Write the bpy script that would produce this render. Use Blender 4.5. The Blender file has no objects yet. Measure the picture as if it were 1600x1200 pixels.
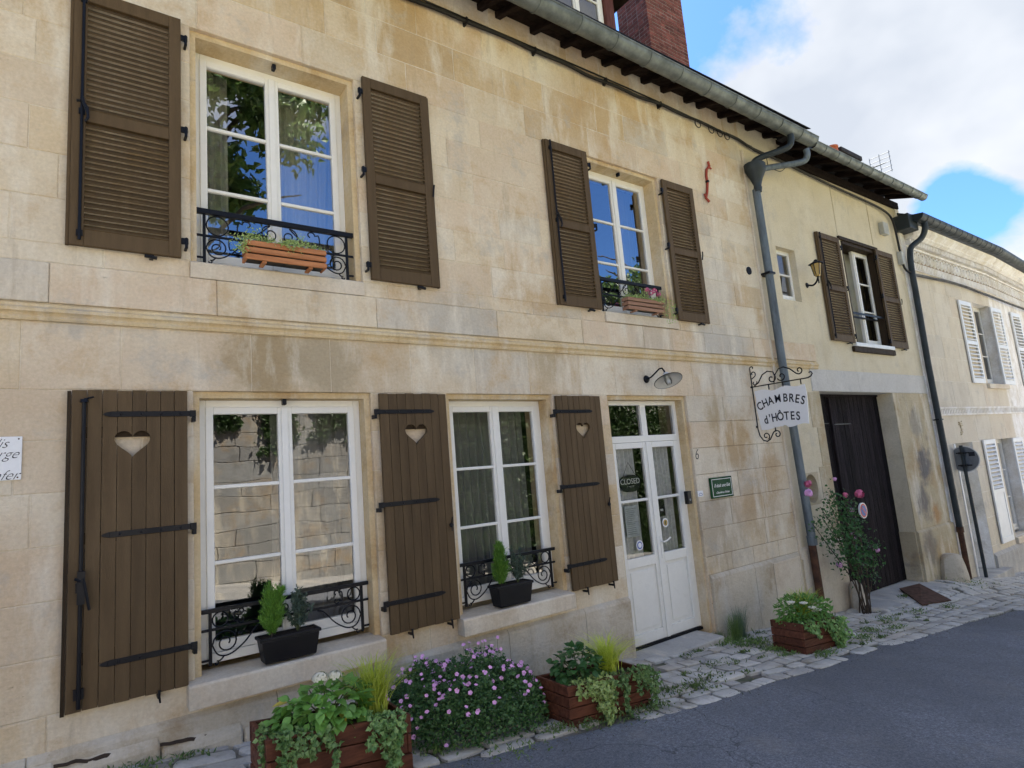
import bpy, bmesh, math, random
import numpy as np
from mathutils import Vector, Matrix, Euler, noise as mnoise
random.seed(7); rng = np.random.default_rng(7)
PI = math.pi
S = bpy.context.scene
COL = S.collection

# ------------------------------------------------------------------ camera
CAM = (0.0, -4.7, 1.62)
AX = Vector((0.8110919, 0.0179281, 0.58464392))
AY = Vector((-0.57919419, 0.16411537, 0.79849874))
AZ = Vector((-0.08163349, -0.98627822, 0.1434965))
cd = bpy.data.cameras.new('camera'); cam = bpy.data.objects.new('camera', cd); COL.objects.link(cam)
right = Vector((AX[0], AY[0], AZ[0])); down = Vector((AX[1], AY[1], AZ[1])); fwd = Vector((AX[2], AY[2], AZ[2]))
M = Matrix.Identity(4)
for i in range(3):
    M[i][0] = right[i]; M[i][1] = -down[i]; M[i][2] = -fwd[i]; M[i][3] = CAM[i]
cam.matrix_world = M
cd.sensor_width = 36.0; cd.lens = 945.7 / 1600 * 36.0
cd.clip_start = 0.05; cd.clip_end = 2000
S.camera = cam
S.render.resolution_x = 1024; S.render.resolution_y = 768
S.view_settings.view_transform = 'Standard'; S.view_settings.look = 'None'
S.view_settings.gamma = 1.0; S.view_settings.use_curve_mapping = False
S.view_settings.exposure = 2.05

# ------------------------------------------------------------------ light
SUN_DIR = Vector((0.2, 0.6, 1.04)).normalized()        # towards the sun, behind the houses
sd = bpy.data.lights.new('sun', 'SUN'); sd.energy = 5.0; sd.angle = math.radians(0.5); sd.color = (1.0, 0.93, 0.82)
sun = bpy.data.objects.new('sun', sd); COL.objects.link(sun)
sun.rotation_euler = SUN_DIR.to_track_quat('Z', 'Y').to_euler(); sun.location = (0, 0, 30)
SUN_EL = math.asin(SUN_DIR.z); SUN_AZ = math.atan2(SUN_DIR.x, SUN_DIR.y)

SKY_BUMPS = [((0.85, 0.32, 0.42), 0.50, 0.50), ((0.685, 0.44, 0.59), 0.20, -0.62), ((0.60, 0.52, 0.60), 0.25, -0.2), ((0.918, 0.26, 0.295), 0.092, -0.72), ((0.69, -0.62, 0.37), 0.34, -0.40), ((0.30, -0.86, 0.42), 0.30, -0.35)]
W = bpy.data.worlds.new('World'); S.world = W; W.use_nodes = True
wn = W.node_tree.nodes; wl = W.node_tree.links; wn.clear()
def N(nt, t, **k):
    n = nt.nodes.new(t)
    for a, b in k.items():
        if a == 'ins':
            for i, v in b.items(): n.inputs[i].default_value = v
        else: setattr(n, a, b)
    return n
wt = W.node_tree
out = N(wt, 'ShaderNodeOutputWorld'); bg = N(wt, 'ShaderNodeBackground'); bg.inputs[1].default_value = 0.1
sky = N(wt, 'ShaderNodeTexSky', sky_type='NISHITA', sun_disc=False, sun_elevation=SUN_EL, sun_rotation=SUN_AZ, air_density=1.0, dust_density=0.6, ozone_density=2.5)
geo = N(wt, 'ShaderNodeTexCoord'); mp = N(wt, 'ShaderNodeMapping', ins={1: (3.1, 0.4, 0.0), 3: (1.0, 1.0, 1.35)})
n1 = N(wt, 'ShaderNodeTexNoise', ins={'Scale': 2.6, 'Detail': 10.0, 'Roughness': 0.56, 'Distortion': 0.15})
r1 = N(wt, 'ShaderNodeValToRGB'); r1.color_ramp.elements[0].position = 0.42; r1.color_ramp.elements[1].position = 0.60
n2 = N(wt, 'ShaderNodeTexNoise', ins={'Scale': 2.4, 'Detail': 5.0, 'Roughness': 0.5})
r2 = N(wt, 'ShaderNodeValToRGB'); r2.color_ramp.elements[0].position = 0.36; r2.color_ramp.elements[1].position = 0.6
r2.color_ramp.elements[0].color = (1.75, 1.9, 2.15, 1); r2.color_ramp.elements[1].color = (2.75, 2.8, 2.9, 1)
mx = N(wt, 'ShaderNodeMix', data_type='RGBA')
tint = N(wt, 'ShaderNodeMix', data_type='RGBA', blend_type='MULTIPLY'); tint.inputs[0].default_value = 1.0; tint.inputs[7].default_value = (0.32, 0.49, 0.74, 1)
wl.new(geo.outputs['Generated'], mp.inputs[0]); wl.new(mp.outputs[0], n1.inputs[0]); ma = N(wt, 'ShaderNodeMath', operation='MULTIPLY_ADD', ins={1: 1.9, 2: -0.45}); wl.new(n1.outputs[0], ma.inputs[0]); acc = ma.outputs[0]
for d_, wdt, amt in SKY_BUMPS:                            # the cloud bank and the gaps of blue where they stand in the sky
    dt = N(wt, 'ShaderNodeVectorMath', operation='DISTANCE', ins={1: d_}); wl.new(geo.outputs['Generated'], dt.inputs[0])
    mr_ = N(wt, 'ShaderNodeMapRange', interpolation_type='SMOOTHSTEP', ins={1: 0.0, 2: wdt, 3: amt, 4: 0.0}); wl.new(dt.outputs['Value'], mr_.inputs[0])
    ad = N(wt, 'ShaderNodeMath', operation='ADD'); wl.new(acc, ad.inputs[0]); wl.new(mr_.outputs[0], ad.inputs[1]); acc = ad.outputs[0]
wl.new(acc, r1.inputs[0])
wl.new(mp.outputs[0], n2.inputs[0]); wl.new(n2.outputs[0], r2.inputs[0])
wl.new(sky.outputs[0], tint.inputs[6]); wl.new(tint.outputs[2], mx.inputs[6]); wl.new(r2.outputs[0], mx.inputs[7]); wl.new(r1.outputs[0], mx.inputs[0])
wl.new(mx.outputs[2], bg.inputs[0]); wl.new(bg.outputs[0], out.inputs[0])

# ------------------------------------------------------------------ materials
MATS = {}
def newmat(name):
    m = bpy.data.materials.new(name); m.use_nodes = True; nt = m.node_tree; nt.nodes.clear()
    o = N(nt, 'ShaderNodeOutputMaterial'); b = N(nt, 'ShaderNodeBsdfPrincipled'); nt.links.new(b.outputs[0], o.inputs[0])
    MATS[name] = m
    return m, nt, b
def c4(c): return (c[0], c[1], c[2], 1)
def noi(nt, vec, scale, detail=5, rough=0.55, sc=(1, 1, 1), off=(0, 0, 0)):
    mp = N(nt, 'ShaderNodeMapping', ins={1: off, 3: sc}); nt.links.new(vec, mp.inputs[0])
    n = N(nt, 'ShaderNodeTexNoise', ins={'Scale': scale, 'Detail': detail, 'Roughness': rough}); nt.links.new(mp.outputs[0], n.inputs[0])
    return n.outputs[0]
def ramp(nt, fac, a, b, ca=(0, 0, 0), cb=(1, 1, 1)):
    r = N(nt, 'ShaderNodeValToRGB'); e = r.color_ramp.elements
    e[0].position = a; e[1].position = b; e[0].color = c4(ca); e[1].color = c4(cb)
    nt.links.new(fac, r.inputs[0]); return r.outputs[0]
def mix(nt, fac, a, b, mode='MIX', k=1.0):
    m = N(nt, 'ShaderNodeMix', data_type='RGBA', blend_type=mode)
    if k != 1.0 and not isinstance(fac, (int, float)):
        mm = N(nt, 'ShaderNodeMath', operation='MULTIPLY'); mm.inputs[1].default_value = k; nt.links.new(fac, mm.inputs[0]); fac = mm.outputs[0]
    for i, v in ((0, fac), (6, a), (7, b)):
        if isinstance(v, (int, float)): m.inputs[i].default_value = v
        elif isinstance(v, tuple): m.inputs[i].default_value = c4(v)
        else: nt.links.new(v, m.inputs[i])
    return m.outputs[2]
def bump(nt, b, h, strength=0.3, dist=0.01, prev=None):
    n = N(nt, 'ShaderNodeBump', ins={0: strength, 1: dist}); nt.links.new(h, n.inputs['Height'])
    if prev: nt.links.new(prev, n.inputs['Normal'])
    nt.links.new(n.outputs[0], b.inputs['Normal']); return n.outputs[0]
def wpos(nt): return N(nt, 'ShaderNodeNewGeometry').outputs['Position']

def stone_mat(name, base, c2, stain, grey, stain_amt=0.7, objcol=True, pits=True, streak=(0.72, 0.66, 0.54)):
    m, nt, b = newmat(name); P = wpos(nt)
    f1 = ramp(nt, noi(nt, P, 1.6, 8, 0.65), 0.36, 0.62)
    col = mix(nt, f1, base, c2)
    if objcol:
        oi = N(nt, 'ShaderNodeObjectInfo')
        edge = ramp(nt, noi(nt, P, 3.0, 6, 0.7, off=(5, 1, 2)), 0.3, 0.62, (0.25, 0.25, 0.25))
        col = mix(nt, edge, col, oi.outputs['Color'], k=0.78)
    f2 = ramp(nt, noi(nt, P, 1.9, 10, 0.72, off=(9, 3, 4)), 0.51, 0.66)
    col = mix(nt, f2, col, stain, k=stain_amt)
    if name == 'pier_stone':
        STN = ((12.55, 1.15, .42, (0.13, 0.13, 0.14), .85), (12.2, .55, .4, (0.16, 0.15, 0.15), .8), (12.5, 1.9, .35, (0.30, 0.28, 0.24), .7), (12.7, .25, .25, (0.42, 0.22, 0.08), .7), (12.1, -.3, .4, (0.20, 0.18, 0.16), .7))
    if name == 'limestone':                            # old weather stains where the wall really carries them
        STN = ((1.15, 2.62, .42, (0.36, 0.27, 0.15), .85), (1.6, 2.60, .38, (0.40, 0.33, 0.22), .8), (6.9, 1.75, .5, (0.44, 0.30, 0.15), .7), (6.4, .75, .7, (0.40, 0.34, 0.26), .6), (7.3, .9, .6, (0.42, 0.30, 0.17), .55), (4.32, 1.2, .45, (0.52, 0.36, 0.16), .8), (-.4, 1.0, .7, (0.55, 0.40, 0.25), .5), (3.9, 2.75, .35, (0.44, 0.36, 0.24), .6), (2.9, 2.95, .55, (0.47, 0.44, 0.38), .6), (6.9, 2.95, .8, (0.50, 0.48, 0.44), .6), (7.0, 3.9, .6, (0.56, 0.53, 0.48), .6), (5.5, 2.95, .5, (0.48, 0.44, 0.37), .5), (6.6, 2.15, .3, (0.40, 0.29, 0.15), .6), (7.6, 1.4, .35, (0.46, 0.32, 0.18), .6), (-.5, 2.2, .5, (0.58, 0.45, 0.31), .5), (2.5, 5.9, 1.0, (0.50, 0.34, 0.16), .6), (5.0, 5.95, .9, (0.52, 0.36, 0.18), .45))
    if name in ('limestone', 'pier_stone'):
        for cx_, cz_, rr_, cc_, kk_ in STN:
            dn = N(nt, 'ShaderNodeVectorMath', operation='DISTANCE', ins={1: (cx_, 0, cz_)}); nt.links.new(P, dn.inputs[0])
            nz = N(nt, 'ShaderNodeMath', operation='MULTIPLY_ADD', ins={1: 1.5 * rr_, 2: -0.75 * rr_}); nt.links.new(noi(nt, P, 4.5, 9, 0.7, off=(cx_, 0, cz_)), nz.inputs[0])
            sm_ = N(nt, 'ShaderNodeMath', operation='ADD'); nt.links.new(dn.outputs['Value'], sm_.inputs[0]); nt.links.new(nz.outputs[0], sm_.inputs[1])
            mk = N(nt, 'ShaderNodeMapRange', interpolation_type='SMOOTHSTEP', ins={1: rr_ * .35, 2: rr_, 3: kk_, 4: 0.0}); nt.links.new(sm_.outputs[0], mk.inputs[0])
            col = mix(nt, mk.outputs[0], col, cc_)
    f3 = ramp(nt, noi(nt, P, 1.1, 8, 0.66, (2.6, 1, 0.7), (2, 0, 7)), 0.50, 0.64)
    col = mix(nt, f3, col, streak, k=0.72)
    f5 = ramp(nt, noi(nt, P, 1.2, 9, 0.7, (4.5, 1, 0.6), (7, 0, 1)), 0.57, 0.70)
    col = mix(nt, f5, col, tuple(x * 0.62 for x in c2), k=0.55)
    f4 = ramp(nt, noi(nt, P, 2.3, 9, 0.7, off=(1, 8, 3)), 0.57, 0.7)
    col = mix(nt, f4, col, grey, k=0.65)
    fine = noi(nt, P, 45, 4, 0.65)
    col = mix(nt, 0.35, col, ramp(nt, fine, 0.3, 0.75, (0.62, 0.6, 0.56), (1.15, 1.15, 1.15)), 'MULTIPLY')
    hs = noi(nt, P, 7, 8, 0.6, (1, 1, 2.2))
    if pits:
        v = N(nt, 'ShaderNodeTexNoise', ins={'Scale': 16.0, 'Detail': 6.0, 'Roughness': 0.75}); mp = N(nt, 'ShaderNodeMapping', ins={3: (1, 1, 1.7)})
        nt.links.new(P, mp.inputs[0]); nt.links.new(mp.outputs[0], v.inputs[0])
        zone = ramp(nt, noi(nt, P, 1.3, 3, 0.5, off=(4, 4, 1)), 0.5, 0.62)
        pf = ramp(nt, v.outputs[0], 0.66, 0.7)
        mm = N(nt, 'ShaderNodeMath', operation='MULTIPLY'); nt.links.new(zone, mm.inputs[0]); nt.links.new(pf, mm.inputs[1])
        col = mix(nt, mm.outputs[0], col, tuple(x * 0.55 for x in stain), k=0.8)
        inv = N(nt, 'ShaderNodeMath', operation='SUBTRACT'); inv.inputs[0].default_value = 1; nt.links.new(mm.outputs[0], inv.inputs[1])
        nb = bump(nt, b, inv.outputs[0], 0.8, 0.01)
        nb = bump(nt, b, hs, 0.55, 0.02, nb)
    else: nb = bump(nt, b, hs, 0.4, 0.012)
    bump(nt, b, fine, 0.35, 0.004, nb)
    nt.links.new(col, b.inputs['Base Color']); b.inputs['Roughness'].default_value = 0.95; b.inputs['Specular IOR Level'].default_value = 0.15
    return m
stone_mat('limestone', (0.72, 0.635, 0.49), (0.60, 0.48, 0.33), (0.52, 0.36, 0.19), (0.46, 0.43, 0.38), streak=(0.78, 0.72, 0.60))
stone_mat('mortar_frieze_shade', (0.36, 0.30, 0.22), (0.30, 0.22, 0.14), (0.28, 0.17, 0.09), (0.3, 0.27, 0.22), objcol=False, streak=(0.5, 0.44, 0.34))
stone_mat('mortar', (0.74, 0.67, 0.54), (0.62, 0.52, 0.38), (0.50, 0.37, 0.22), (0.50, 0.45, 0.37), objcol=False)
stone_mat('reveal_stone', (0.68, 0.56, 0.36), (0.61, 0.46, 0.26), (0.42, 0.27, 0.12), (0.46, 0.41, 0.34), objcol=False)
stone_mat('plinth_stone', (0.60, 0.54, 0.44), (0.52, 0.46, 0.36), (0.33, 0.24, 0.14), (0.30, 0.28, 0.25), objcol=False, streak=(0.60, 0.57, 0.51))
stone_mat('sill_stone', (0.70, 0.63, 0.52), (0.63, 0.54, 0.42), (0.42, 0.32, 0.2), (0.46, 0.43, 0.37), 0.45, False, False)
stone_mat('render_plaster', (0.69, 0.62, 0.47), (0.64, 0.56, 0.40), (0.47, 0.40, 0.27), (0.50, 0.46, 0.38), 0.4, False, False, (0.64, 0.58, 0.45))
stone_mat('lintel_render', (0.60, 0.58, 0.54), (0.56, 0.54, 0.50), (0.46, 0.43, 0.37), (0.42, 0.41, 0.40), 0.3, False, False, (0.62, 0.60, 0.56))
stone_mat('pier_stone', (0.53, 0.45, 0.31), (0.46, 0.39, 0.26), (0.42, 0.30, 0.16), (0.17, 0.17, 0.18), 0.8, False, True)
stone_mat('far_limestone', (0.67, 0.61, 0.50), (0.61, 0.54, 0.43), (0.46, 0.37, 0.25), (0.47, 0.44, 0.39), 0.35, True, False)
stone_mat('wall_rubble', (0.44, 0.43, 0.40), (0.34, 0.33, 0.30), (0.48, 0.32, 0.15), (0.15, 0.15, 0.14), 0.6, True, True)
stone_mat('cobble', (0.54, 0.53, 0.50), (0.40, 0.385, 0.36), (0.22, 0.19, 0.13), (0.20, 0.20, 0.20), 0.7, True, True, (0.62, 0.61, 0.58))
stone_mat('cement', (0.46, 0.45, 0.43), (0.40, 0.39, 0.37), (0.30, 0.27, 0.23), (0.27, 0.27, 0.27), 0.5, False, False)

def simple(name, c, rough=0.6, fk=0.3, spec=0.3, metal=0.0, var=0.25, scale=6, sc=(1, 1, 1), bs=0.2, bd=0.004, c2=None, fine=60, coat=0, rnd=0.0):
    m, nt, b = newmat(name); P = wpos(nt)
    n = noi(nt, P, scale, 6, 0.6, sc)
    c2 = c2 or tuple(x * (1 - var) for x in c)
    col = mix(nt, ramp(nt, n, 0.35, 0.65), c, c2)
    if rnd:
        oi = N(nt, 'ShaderNodeObjectInfo'); mr = N(nt, 'ShaderNodeMapRange', ins={3: 1 - rnd, 4: 1 + rnd}); nt.links.new(oi.outputs['Random'], mr.inputs[0])
        col = mix(nt, 1.0, col, mr.outputs[0], 'MULTIPLY')
    f = noi(nt, P, fine, 3, 0.6, sc)
    col = mix(nt, fk, col, ramp(nt, f, 0.25, 0.75, (0.7, 0.7, 0.7), (1.15, 1.15, 1.15)), 'MULTIPLY')
    nt.links.new(col, b.inputs['Base Color'])
    rr = N(nt, 'ShaderNodeMapRange', ins={1: 0.3, 2: 0.7, 3: max(0.05, rough - 0.12), 4: min(1, rough + 0.12)}); nt.links.new(n, rr.inputs[0]); nt.links.new(rr.outputs[0], b.inputs['Roughness'])
    b.inputs['Metallic'].default_value = metal; b.inputs['Specular IOR Level'].default_value = spec
    if bs: bump(nt, b, f, bs, bd)
    return m
simple('shutter_paint', (0.115, 0.076, 0.038), 0.6, spec=0.18, var=0.25, scale=2.2, sc=(9, 9, 0.8), fine=30, c2=(0.090, 0.059, 0.030), rnd=0.122, bs=0.4, fk=.55)
simple('shutter_edge', (0.040, 0.026, 0.014), 0.65, spec=0.15, var=0.25, scale=3, sc=(12, 12, 1), fine=40)
simple('iron', (0.008, 0.009, 0.013), 0.4, spec=0.2, fine=120, bs=0.3, bd=0.002)
simple('white_joinery', (0.82, 0.81, 0.76), 0.32, fk=0.05, var=0.05, fine=30, bs=0.02)
simple('white_paint', (0.80, 0.81, 0.80), 0.4, fk=0.1, var=0.06, fine=30, bs=0.05)
simple('zinc', (0.22, 0.245, 0.235), 0.5, metal=0.4, var=0.35, scale=5, c2=(0.12, 0.135, 0.13), fine=26, fk=.5)
simple('zinc_pipe', (0.155, 0.19, 0.215), 0.55, metal=0.25, var=0.3, scale=3, sc=(5, 5, 1), c2=(0.095, 0.115, 0.13), fk=.5, fine=20)
simple('dark_pipe', (0.030, 0.040, 0.046), 0.5, spec=.3)
simple('rusty_iron', (0.11, 0.05, 0.028), 0.8, metal=0.1, c2=(0.055, 0.03, 0.02), scale=12)
simple('cedar', (0.50, 0.21, 0.085), 0.55, var=0.35, scale=4, sc=(1, 8, 8), fine=30, c2=(0.34, 0.13, 0.05), rnd=0.12)
simple('cedar_dull', (0.36, 0.21, 0.13), 0.65, var=0.35, scale=4, sc=(1, 8, 8), fine=30, c2=(0.27, 0.14, 0.09), rnd=0.12)
simple('stained_wood', (0.150, 0.055, 0.032), 0.6, spec=.2, var=0.4, scale=4, sc=(1.2, 9, 9), fine=24, c2=(0.075, 0.028, 0.017), rnd=0.22, bs=0.5)
simple('soil', (0.05, 0.035, 0.025), 0.95, scale=30)
simple('plastic_black', (0.009, 0.009, 0.011), 0.45, spec=.3, bs=0.1)
simple('gate_wood', (0.022, 0.017, 0.020), 0.85, spec=0.12, var=0.4, scale=3, sc=(12, 12, 0.8), fine=30, c2=(0.011, 0.009, 0.010), rnd=0.35, bs=0.8, bd=0.01)
simple('timber_dark', (0.024, 0.015, 0.011), 0.9, spec=0.1, var=0.5, scale=6, sc=(3, 1, 3), fine=30, rnd=0.3)
simple('timber_red', (0.13, 0.042, 0.030), 0.7, var=0.4, scale=6, sc=(6, 6, 1), fine=30)
simple('slate', (0.035, 0.032, 0.032), 0.75, spec=.2, var=0.4, scale=8, rnd=0.3)
simple('brick', (0.23, 0.075, 0.055), 0.85, var=0.45, scale=9, c2=(0.11, 0.036, 0.03), fine=70, rnd=0.3, bs=0.6)
simple('brick_mortar', (0.34, 0.29, 0.26), 0.95, var=0.3, scale=12)
simple('terracotta', (0.55, 0.15, 0.06), 0.7)
simple('cable_black', (0.012, 0.012, 0.014), 0.5, bs=0.1)
simple('red_iron', (0.42, 0.075, 0.045), 0.6, c2=(0.28, 0.05, 0.03))
simple('enamel_white', (0.80, 0.81, 0.82), 0.25, fk=0.05, var=0.04, bs=0.02)
simple('ink', (0.02, 0.022, 0.03), 0.5, bs=0)
simple('blue_print', (0.03, 0.09, 0.40), 0.4, bs=0)
simple('red_print', (0.55, 0.05, 0.05), 0.4, bs=0)
simple('pink_print', (0.62, 0.36, 0.38), 0.4, bs=0)
simple('plaque_green', (0.006, 0.062, 0.020), 0.5, spec=.15, var=0.15, bs=0.05)
simple('lamp_enamel', (0.62, 0.62, 0.60), 0.35, var=0.15)
simple('grey_metal', (0.22, 0.24, 0.26), 0.45, metal=0.6)
simple('meter_box', (0.50, 0.50, 0.45), 0.5, bs=0.05)
simple('gold_glass', (0.45, 0.30, 0.09), 0.25, bs=0.1)
simple('curtain_white', (0.62, 0.60, 0.50), 0.9, var=0.12, scale=10, sc=(3, 3, 0.4))
simple('curtain_grey', (0.24, 0.235, 0.215), 0.9, var=0.15, scale=10, sc=(3, 3, 0.4))
simple('lace', (0.74, 0.74, 0.75), 0.9, var=0.25, scale=30)
simple('interior_dark', (0.085, 0.08, 0.075), 0.9)
simple('paper', (0.66, 0.70, 0.74), 0.7, bs=0)
simple('petal_pink', (0.80, 0.42, 0.74), 0.6, var=0.2, scale=20, bs=0, rnd=0.15)
simple('petal_rose', (0.70, 0.16, 0.30), 0.6, var=0.3, scale=30, bs=0, rnd=0.25)
simple('petal_white', (0.72, 0.70, 0.58), 0.6, var=0.15, scale=30, bs=0)
simple('bark', (0.09, 0.065, 0.045), 0.9, c2=(0.05, 0.04, 0.03), scale=12, bs=0.7, bd=0.02)
simple('stem_green', (0.09, 0.11, 0.04), 0.7)
def leaf_mat(name, a, b_, gloss=0.45, trans=0.25):
    m, nt, b = newmat(name); g = N(nt, 'ShaderNodeNewGeometry')
    col = mix(nt, g.outputs['Random Per Island'], a, b_)
    oi = N(nt, 'ShaderNodeObjectInfo'); mr = N(nt, 'ShaderNodeMapRange', ins={3: 0.75, 4: 1.25}); nt.links.new(oi.outputs['Random'], mr.inputs[0])
    col = mix(nt, 1.0, col, mr.outputs[0], 'MULTIPLY')
    f = noi(nt, g.outputs['Position'], 40, 3); col = mix(nt, 0.4, col, ramp(nt, f, 0.3, 0.7, (0.6, 0.65, 0.6), (1.2, 1.2, 1.1)), 'MULTIPLY')
    nt.links.new(col, b.inputs['Base Color']); b.inputs['Roughness'].default_value = gloss
    tr = N(nt, 'ShaderNodeBsdfTranslucent'); nt.links.new(col, tr.inputs[0]); ms = N(nt, 'ShaderNodeMixShader'); ms.inputs[0].default_value = trans
    o = [n for n in nt.nodes if n.type == 'OUTPUT_MATERIAL'][0]
    nt.links.new(b.outputs[0], ms.inputs[1]); nt.links.new(tr.outputs[0], ms.inputs[2]); nt.links.new(ms.outputs[0], o.inputs[0])
leaf_mat('leaf_hydrangea', (0.1, 0.27, 0.05), (0.22, 0.42, 0.09))
leaf_mat('leaf_dark', (0.03, 0.1, 0.026), (0.07, 0.18, 0.05))
leaf_mat('leaf_ivy', (0.1, 0.22, 0.06), (0.3, 0.46, 0.17))
leaf_mat('leaf_ivy_lime', (0.27, 0.4, 0.11), (0.5, 0.6, 0.25))
leaf_mat('leaf_bush', (0.04, 0.11, 0.034), (0.1, 0.2, 0.065))
leaf_mat('leaf_conifer', (0.08, 0.21, 0.03), (0.19, 0.36, 0.05))
leaf_mat('leaf_shrub', (0.045, 0.075, 0.055), (0.11, 0.16, 0.12), 0.35)
leaf_mat('grass_lime', (0.5, 0.62, 0.06), (0.72, 0.78, 0.16), 0.5, 0.35)
leaf_mat('leaf_weed', (0.07, 0.14, 0.04), (0.18, 0.27, 0.08))
leaf_mat('leaf_yellow', (0.45, 0.36, 0.05), (0.6, 0.5, 0.1))
leaf_mat('leaf_tree', (0.035, 0.085, 0.02), (0.10, 0.17, 0.045))
leaf_mat('leaf_haze', (0.10, 0.16, 0.12), (0.17, 0.24, 0.18))
# asphalt
m, nt, b = newmat('asphalt'); P = wpos(nt)
v = N(nt, 'ShaderNodeTexVoronoi', ins={'Scale': 95.0}); nt.links.new(P, v.inputs[0])
spk = mix(nt, ramp(nt, noi(nt, P, 42, 5, 0.8), 0.3, 0.72), (0.085, 0.092, 0.106), (0.34, 0.36, 0.40))
col = mix(nt, ramp(nt, noi(nt, P, 0.9, 7, 0.65), 0.35, 0.65), spk, (0.135, 0.145, 0.165), k=0.6)
col = mix(nt, ramp(nt, v.outputs['Distance'], 0.02, 0.35, (1.45, 1.45, 1.45), (0.8, 0.8, 0.8)), col, col)
col2 = mix(nt, 0.8, col, ramp(nt, v.outputs['Distance'], 0.05, 0.6, (1.5, 1.5, 1.5), (0.75, 0.75, 0.75)), 'MULTIPLY')
vc = N(nt, 'ShaderNodeTexVoronoi', feature='DISTANCE_TO_EDGE', ins={'Scale': 0.9}); dmap = N(nt, 'ShaderNodeVectorMath', operation='MULTIPLY_ADD', ins={1: (0.5, 0.5, 0.5)}); nz_ = N(nt, 'ShaderNodeTexNoise', ins={'Scale': 3.0, 'Detail': 8.0}); nt.links.new(P, nz_.inputs[0]); nt.links.new(nz_.outputs['Color'], dmap.inputs[0]); nt.links.new(P, dmap.inputs[2]); nt.links.new(dmap.outputs[0], vc.inputs[0])
cr = ramp(nt, vc.outputs['Distance'], 0.0, 0.006, (1, 1, 1), (0, 0, 0)); cm = ramp(nt, noi(nt, P, 0.5, 4, 0.5, off=(3, 1, 0)), 0.52, 0.6)
cf = mix(nt, 1.0, cr, cm, 'MULTIPLY'); col2 = mix(nt, cf, col2, (0.045, 0.045, 0.05), k=0.8)
col2 = mix(nt, ramp(nt, noi(nt, P, 1.7, 9, 0.75, off=(8, 2, 0)), 0.54, 0.68), col2, (0.26, 0.25, 0.235), k=0.4)
col2 = mix(nt, ramp(nt, noi(nt, P, 0.45, 5, 0.6, off=(1, 7, 0)), 0.45, 0.6), col2, (0.085, 0.088, 0.095), k=0.35)
nt.links.new(col2, b.inputs['Base Color']); b.inputs['Roughness'].default_value = 0.85; b.inputs['Specular IOR Level'].default_value = 0.25
nb = bump(nt, b, v.outputs['Distance'], 0.6, 0.006); bump(nt, b, noi(nt, P, 30, 5, 0.7), 0.4, 0.008, nb)
# joints between cobbles
m, nt, b = newmat('joint_soil'); P = wpos(nt)
col = mix(nt, ramp(nt, noi(nt, P, 5, 8, 0.7), 0.42, 0.6), (0.13, 0.115, 0.095), (0.055, 0.075, 0.03))
col = mix(nt, ramp(nt, noi(nt, P, 1.5, 6, 0.6), 0.5, 0.62), col, (0.24, 0.225, 0.20), k=0.8)
nt.links.new(col, b.inputs['Base Color']); b.inputs['Roughness'].default_value = 0.95; bump(nt, b, noi(nt, P, 40, 5, 0.7), 0.6, 0.01)
simple('grass_ground', (0.16, 0.19, 0.07), 0.95, c2=(0.40, 0.31, 0.15), scale=.7)
# glass: a real reflecting sheet that lets the room show through
def glass_mat(name, base=0.12, tint=(0.92, 0.93, 0.92)):
    m = bpy.data.materials.new(name); m.use_nodes = True; nt = m.node_tree; nt.nodes.clear(); MATS[name] = m
    o = N(nt, 'ShaderNodeOutputMaterial'); t = N(nt, 'ShaderNodeBsdfTransparent', ins={0: c4(tint)}); g = N(nt, 'ShaderNodeBsdfGlossy', ins={1: 0.0})
    fr = N(nt, 'ShaderNodeFresnel', ins={0: 1.5}); mr = N(nt, 'ShaderNodeMapRange', ins={1: 0.04, 2: 1.0, 3: base, 4: 1.0}); nt.links.new(fr.outputs[0], mr.inputs[0])
    P = wpos(nt); n = noi(nt, P, 1.6, 2, 0.4); bp = N(nt, 'ShaderNodeBump', ins={0: 0.15, 1: 0.02}); nt.links.new(n, bp.inputs['Height'])
    nt.links.new(bp.outputs[0], g.inputs['Normal'])
    s = N(nt, 'ShaderNodeMixShader'); nt.links.new(mr.outputs[0], s.inputs[0]); nt.links.new(t.outputs[0], s.inputs[1]); nt.links.new(g.outputs[0], s.inputs[2]); nt.links.new(s.outputs[0], o.inputs[0])
glass_mat('glass', 0.17)
glass_mat('glass_old', 0.10)
glass_mat('glass_clear', 0.10)
glass_mat('glass_upper', 0.42)

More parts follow.
